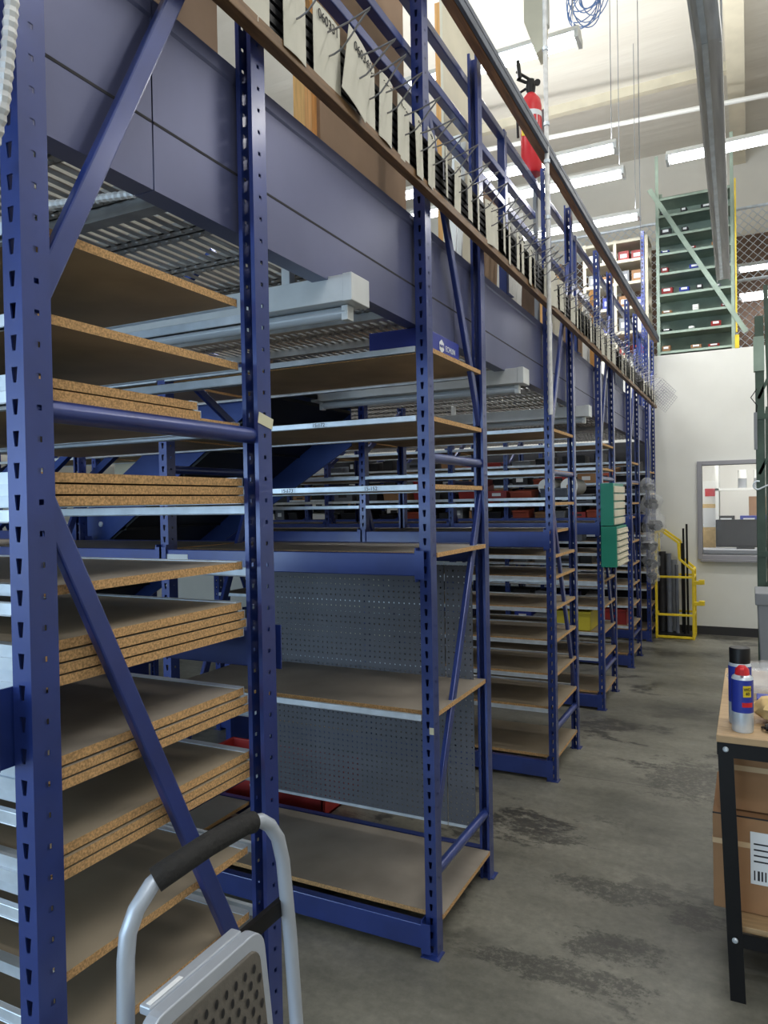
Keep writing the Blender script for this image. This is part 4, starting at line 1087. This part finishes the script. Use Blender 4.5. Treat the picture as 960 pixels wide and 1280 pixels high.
# ------------------------------------------------------------------ workbench on the right
t = thing('workbench', 'wooden topped workbench with black steel legs at the right edge', 'workbench', (-.10, 2.60, 0))
MB().box(-.005, 1.1, -.015, 1.02, .845, .868).build('bench_top', 'bench', t, bevel=.002)
MB().box(.03, 1.08, .03, .98, .215, .235).build('lower_shelf', 'bench', t, bevel=.002)
def lg(x0, y0, x1, y1):
    b = MB(); s_ = 1 if y0 < .5 else -1; e_ = 1 if x0 < .5 else -1
    b.prism([(x0-.023,.845),(x0+.023,.845),(x1+.023,0),(x1-.023,0)], y0-.0035, y0+.0005, 'xz')
    xa, xb = x0-.023*e_, x1-.023*e_
    b.prism([(xa,.845),(xa+.004*e_,.845),(xb+.004*e_,0),(xb,0)], y0, y0+.042*s_, 'xz')
    return b.build('leg', 'black', t)
lg(.02, 0, .05, 0); lg(1.07, 0, 1.04, 0); lg(.02, .98, .05, .98); lg(1.07, .98, 1.04, .98)
b = MB(); b.box(0, 1.09, -.004, 0, .795, .845); b.box(0, 1.09, .98, .984, .795, .845); b.box(-.004, 0, 0, .98, .8, .845); b.build('apron', 'black', t)
MB().box(.04, 1.06, .0, .004, .18, .225).build('shelf_rail', 'black', t); MB().box(.04, 1.06, .98, .984, .18, .225).build('shelf_rail', 'black', t)
for x, z in ((.022,.822),(.043,.203)):
    o = MB().lathe([(.009,0),(.009,.004),(.005,.008)], n=12).build('bolt', 'galv', t, smooth=True); o.rotation_euler = (PI/2,0,0); o.location = (x, -.006, z)
# cartons under the bench
def bigcarton(lab, loc, sx, sy, sz, label=False):
    o = thing('cardboard_box', lab, 'box', loc)
    MB().box(0, sx, 0, sy, 0, sz).build('carton_body', 'cardboard', o, bevel=.004)
    b = MB(); b.box(-.0012, sx+.001, -.0012, 0, sz*.68, sz*.68+.018); b.box(-.0012, 0, -.001, sy, sz*.68, sz*.68+.018); b.build('packing_tape', 'tape', o)
    b = MB(); b.box(.0, sx, -.0015, -.0005, sz-.003, sz+.002); b.build('flap_edge', 'dark', o)
    if label:
        MB().box(.115, .23, -.0025, -.0012, sz*.32, sz*.86).build('shipping_label', 'paper', o)
        b = MB()
        for k in range(9): b.box(.125+k*.011, .125+k*.011+random.uniform(.003,.007), -.0032, -.0025, sz*.36, sz*.46)
        for k in range(4): b.box(.125, .20, -.0032, -.0025, sz*(.55+k*.06), sz*(.55+k*.06)+.005)
        b.build('label_print', 'ink', o)
    return o
bigcarton('large cardboard box with a shipping label on the lower shelf of the workbench', (-.125, 2.72, .236), .62, .42, .325, True)
bigcarton('dark toned cardboard box stacked upon the labelled one under the bench', (-.105, 2.76, .566), .6, .38, .20)
carton('flat_pack', 'flat white package on the boxes just under the bench top', 'package', (.2, 2.95, .768), .42, .3, .02, 'white', 'paper')
# spray cans
def can(loc, r, h, lab, capm, capkind, side):
    o = thing('spray_can', lab, 'spray can', loc, side)
    MB().lathe([(r*.93,0),(r,.006),(r,h*.32)], n=24).build('can_bottom', 'galv', o, smooth=True)
    MB().lathe([(r*1.002,h*.32),(r*1.002,h*.84)], n=24).build('printed_sleeve', 'blue', o, smooth=True)
    MB().lathe([(r,h*.84),(r*.92,h*.88),(r*.55,h*.92)], n=24).build('shoulder', 'galv', o, smooth=True)
    if capkind == 'cap': MB().lathe([(r*.9,h*.86),(r*.92,h*1.08),(r*.86,h*1.10)], n=24).build('cap', capm, o, smooth=True)
    else:
        b = MB(); b.lathe([(r*.7,h*.88),(r*.62,h*1.0),(r*.3,h*1.05)], n=16); b.box(-.006,.006,-r*1.25,0,h*.93,h*1.02); b.build('nozzle_cap', capm, o, smooth=True)
    return o
c1 = can((-.028, 2.665, .8685), .033, .205, 'blue and silver spray can with red nozzle cap at the front of the bench', 'red', 'nozzle', 0)
b = MB()
def arcq(b, r, a0, a1, z0, z1, n=6):
    for k in range(n):
        p, q = a0+(a1-a0)*k/n, a0+(a1-a0)*(k+1)/n
        b.quad([(r*math.cos(p),r*math.sin(p),z0),(r*math.cos(q),r*math.sin(q),z0),(r*math.cos(q),r*math.sin(q),z1),(r*math.cos(p),r*math.sin(p),z1)])
arcq(b, .0335, -1.5, -.7, .118, .155); b.build('yellow_shield', 'yellow', c1, recalc=False)
b = MB(); arcq(b, .0335, -1.6, -.5, .085, .1); b.build('red_band', 'red', c1, recalc=False)
text('WD', .014, (.0345*math.cos(-1.1), .0345*math.sin(-1.1), .143), (PI/2,0,PI/2-1.1), 'ink', c1)
text('40', .014, (.0345*math.cos(-1.1), .0345*math.sin(-1.1), .129), (PI/2,0,PI/2-1.1), 'ink', c1)
c2 = can((-.036, 2.752, .8685), .036, .235, 'taller spray can with black cap just behind the red nozzled one', 'black', 'cap', .4)
# plastic bag, cloth, papers
t = thing('plastic_bag', 'crumpled clear plastic bag lying on the bench behind the spray cans', 'bag', (.045, 3.18, .92)); blob(.12, (1.25,1.25,.62), 5).build('bag_film', 'plastic', t, smooth=True); blob(.085, (1.1,1.1,.6), 9).build('inner_wrap', 'plastic', t, smooth=True)
t = thing('sheepskin_pad', 'fluffy cream polishing pad on the bench beside the spray cans', 'pad', (.065, 2.80, .915)); blob(.052, (1.1,1.1,.8), 3).build('wool_cover', 'amber', t, smooth=True); MB().tube([(-.02,-.02,.03),(.01,-.05,.0),(.04,-.07,-.035)], .003, 6).build('red_cord', 'red', t)
t = thing('black_tool', 'black hand tool with cable at the right end of the bench', 'tool', (.058, 2.675, .8685)); MB().tube([(-.02,0,.015),(.05,.01,.022),(.12,0,.02)], [.012,.018,.016], 10).build('tool_body', 'black', t, smooth=True); MB().tube([(-.02,0,.012),(-.03,.03,.006),(.0,.05,.006),(.06,.05,.006)], .004, 6).build('cord', 'black', t)
carton('small_carton', 'small blue carton with white label on the bench behind the pad', 'box', (.075, 2.95, .8685), .12, .08, .05, 'blue', 'paper')

# ------------------------------------------------------------------ dark green rack upright on the far right and bin
t = thing('green_rack_upright', 'dark green steel rack upright with arms at the right edge', 'rack upright', (.085, 6.0, 0))
MB().box(-.04, .018, -.03, .03, 0, 2.95).build('post', 'darkgreen', t, bevel=.003)
MB().prism([(.09,0),(.13,0),(.05,3.2),(.02,3.2)], .1, .13, 'xz').build('post', 'darkgreen', t)
MB().box(-.05, .02, -.035, .035, 2.55, 2.80).build('bracket', 'green', t)
for z in (2.2, 1.2): MB().box(-.04,.1,-.04,-.03,z,z+.04).build('cross_tie', 'darkgreen', t)
b = MB()
for z, a in ((2.35,.0),(1.8,0),(.9,0)): b.obox((-.02,-.02,z),(.09,-.02,z+.25),.02,.02)
b.build('lattice_brace', 'darkgreen', t)
MB().box(-.052, -.03, -.05, .0, 1.98, 2.25).build('switch_box', 'grey', t, bevel=.003)
MB().tube([(-.03,-.04,2.42),(-.07,-.04,2.36),(-.03,-.04,2.3),(-.04,-.04,2.2)], .004, 6).build('cord', 'black', t)
b = MB(); b.tube([(-.0+.03*math.cos(a)-.03, -.05, 1.72+.03*math.sin(a)) for a in [k*PI/8 for k in range(3, 15)]]+[(.08,-.05,1.74)], .006, 8); b.build('hook', 'galv', t, smooth=True)
t = thing('waste_bin', 'grey plastic bin behind the bench at the right edge', 'bin', (.245, 5.6, 0)); 
b = MB(); b.prism([(-.17,0),(.17,0),(.21,.96),(-.21,.96)], -.2, .2, 'xz'); b.build('bin_body', 'grey', t, bevel=.01)
MB().box(-.22,.22,-.21,.21,.92,1.0).build('rim', 'grey', t, bevel=.006)
t = thing('far_shelving', 'dark green shelving behind the upright at the right edge', 'shelving unit', (.55, 7.2, 0))
for sx in (-.4,.4): MB().box(sx-.02,sx+.02,-.2,.2,0,2.4).build('post', 'darkgreen', t)
for z in (.3,.9,1.5,2.1): MB().box(-.4,.4,-.2,.2,z,z+.03).build('shelf_board', 'darkgreen', t)
for i in range(3): carton('parts_carton', '%s box on the shelving at the right edge, %s level' % (('orange','blue','white')[i], ('lower','middle','upper')[i]), 'box', (.35+.1, 7.15, (.331,.931,1.531)[i]), .3, .25, .3, ('orange','blue','white')[i], 'paper')

# ------------------------------------------------------------------ lights
def area(name, loc, sx, sy, power, col=(1,.97,.92), rot=(0,0,0)):
    l = bpy.data.lights.new(name, 'AREA'); l.shape = 'RECTANGLE'; l.size = sx; l.size_y = sy; l.energy = power; l.color = col
    o = bpy.data.objects.new(name, l); COL.objects.link(o); o.location = loc; o.rotation_euler = rot; return o
for i, (x, y, z, L) in enumerate(LIGHTS):
    area('strip_glow', (x, y, z), L, .14, 46 if y < 9 else 14, (1,.98,.95))
    area('ceiling_fill', (x, y, 5.07), L, .14, 14 if y < 6 else 27, (1,.98,.95), (PI, 0, 0))  # upward fill added to brighten the ceiling
# the same strip lamps continue over the walkway behind the camera
for i, (x, y) in enumerate(((.9, 2.6), (.6, -1.0), (2.2, 5.2), (-3.0, 2.6), (2.0, -3.6))):
    area('strip_glow', (x, y, 4.95), 2.4, .14, 48, (.93,.96,1) if y < 1 else (1,.98,.94))
    area('ceiling_fill', (x, y, 5.07), 2.4, .14, 62, (1,.98,.95), (PI, 0, 0))  # added upward ceiling fill here as well
area('office_glow', (.3, 10.0, 3.0), 1.8, .3, 80)
area('loft_glow', (.5, 11.3, 4.7), 1.2, .2, 18)
# daylight from the open dock door behind the camera
area('door_daylight', (-4.6, -5.7, 1.9), 7.6, 2.6, 420, (.56,.78,1), (PI/2, 0, 0))
wd = bpy.data.worlds.new('world'); SC.world = wd; wd.use_nodes = True
wd.node_tree.nodes['Background'].inputs[0].default_value = (.8,.85,1,1); wd.node_tree.nodes['Background'].inputs[1].default_value = .05
SC.view_settings.view_transform = 'Standard'; SC.view_settings.look = 'None'; SC.view_settings.gamma = 1
SC.view_settings.use_curve_mapping = False; SC.view_settings.exposure = 0.0
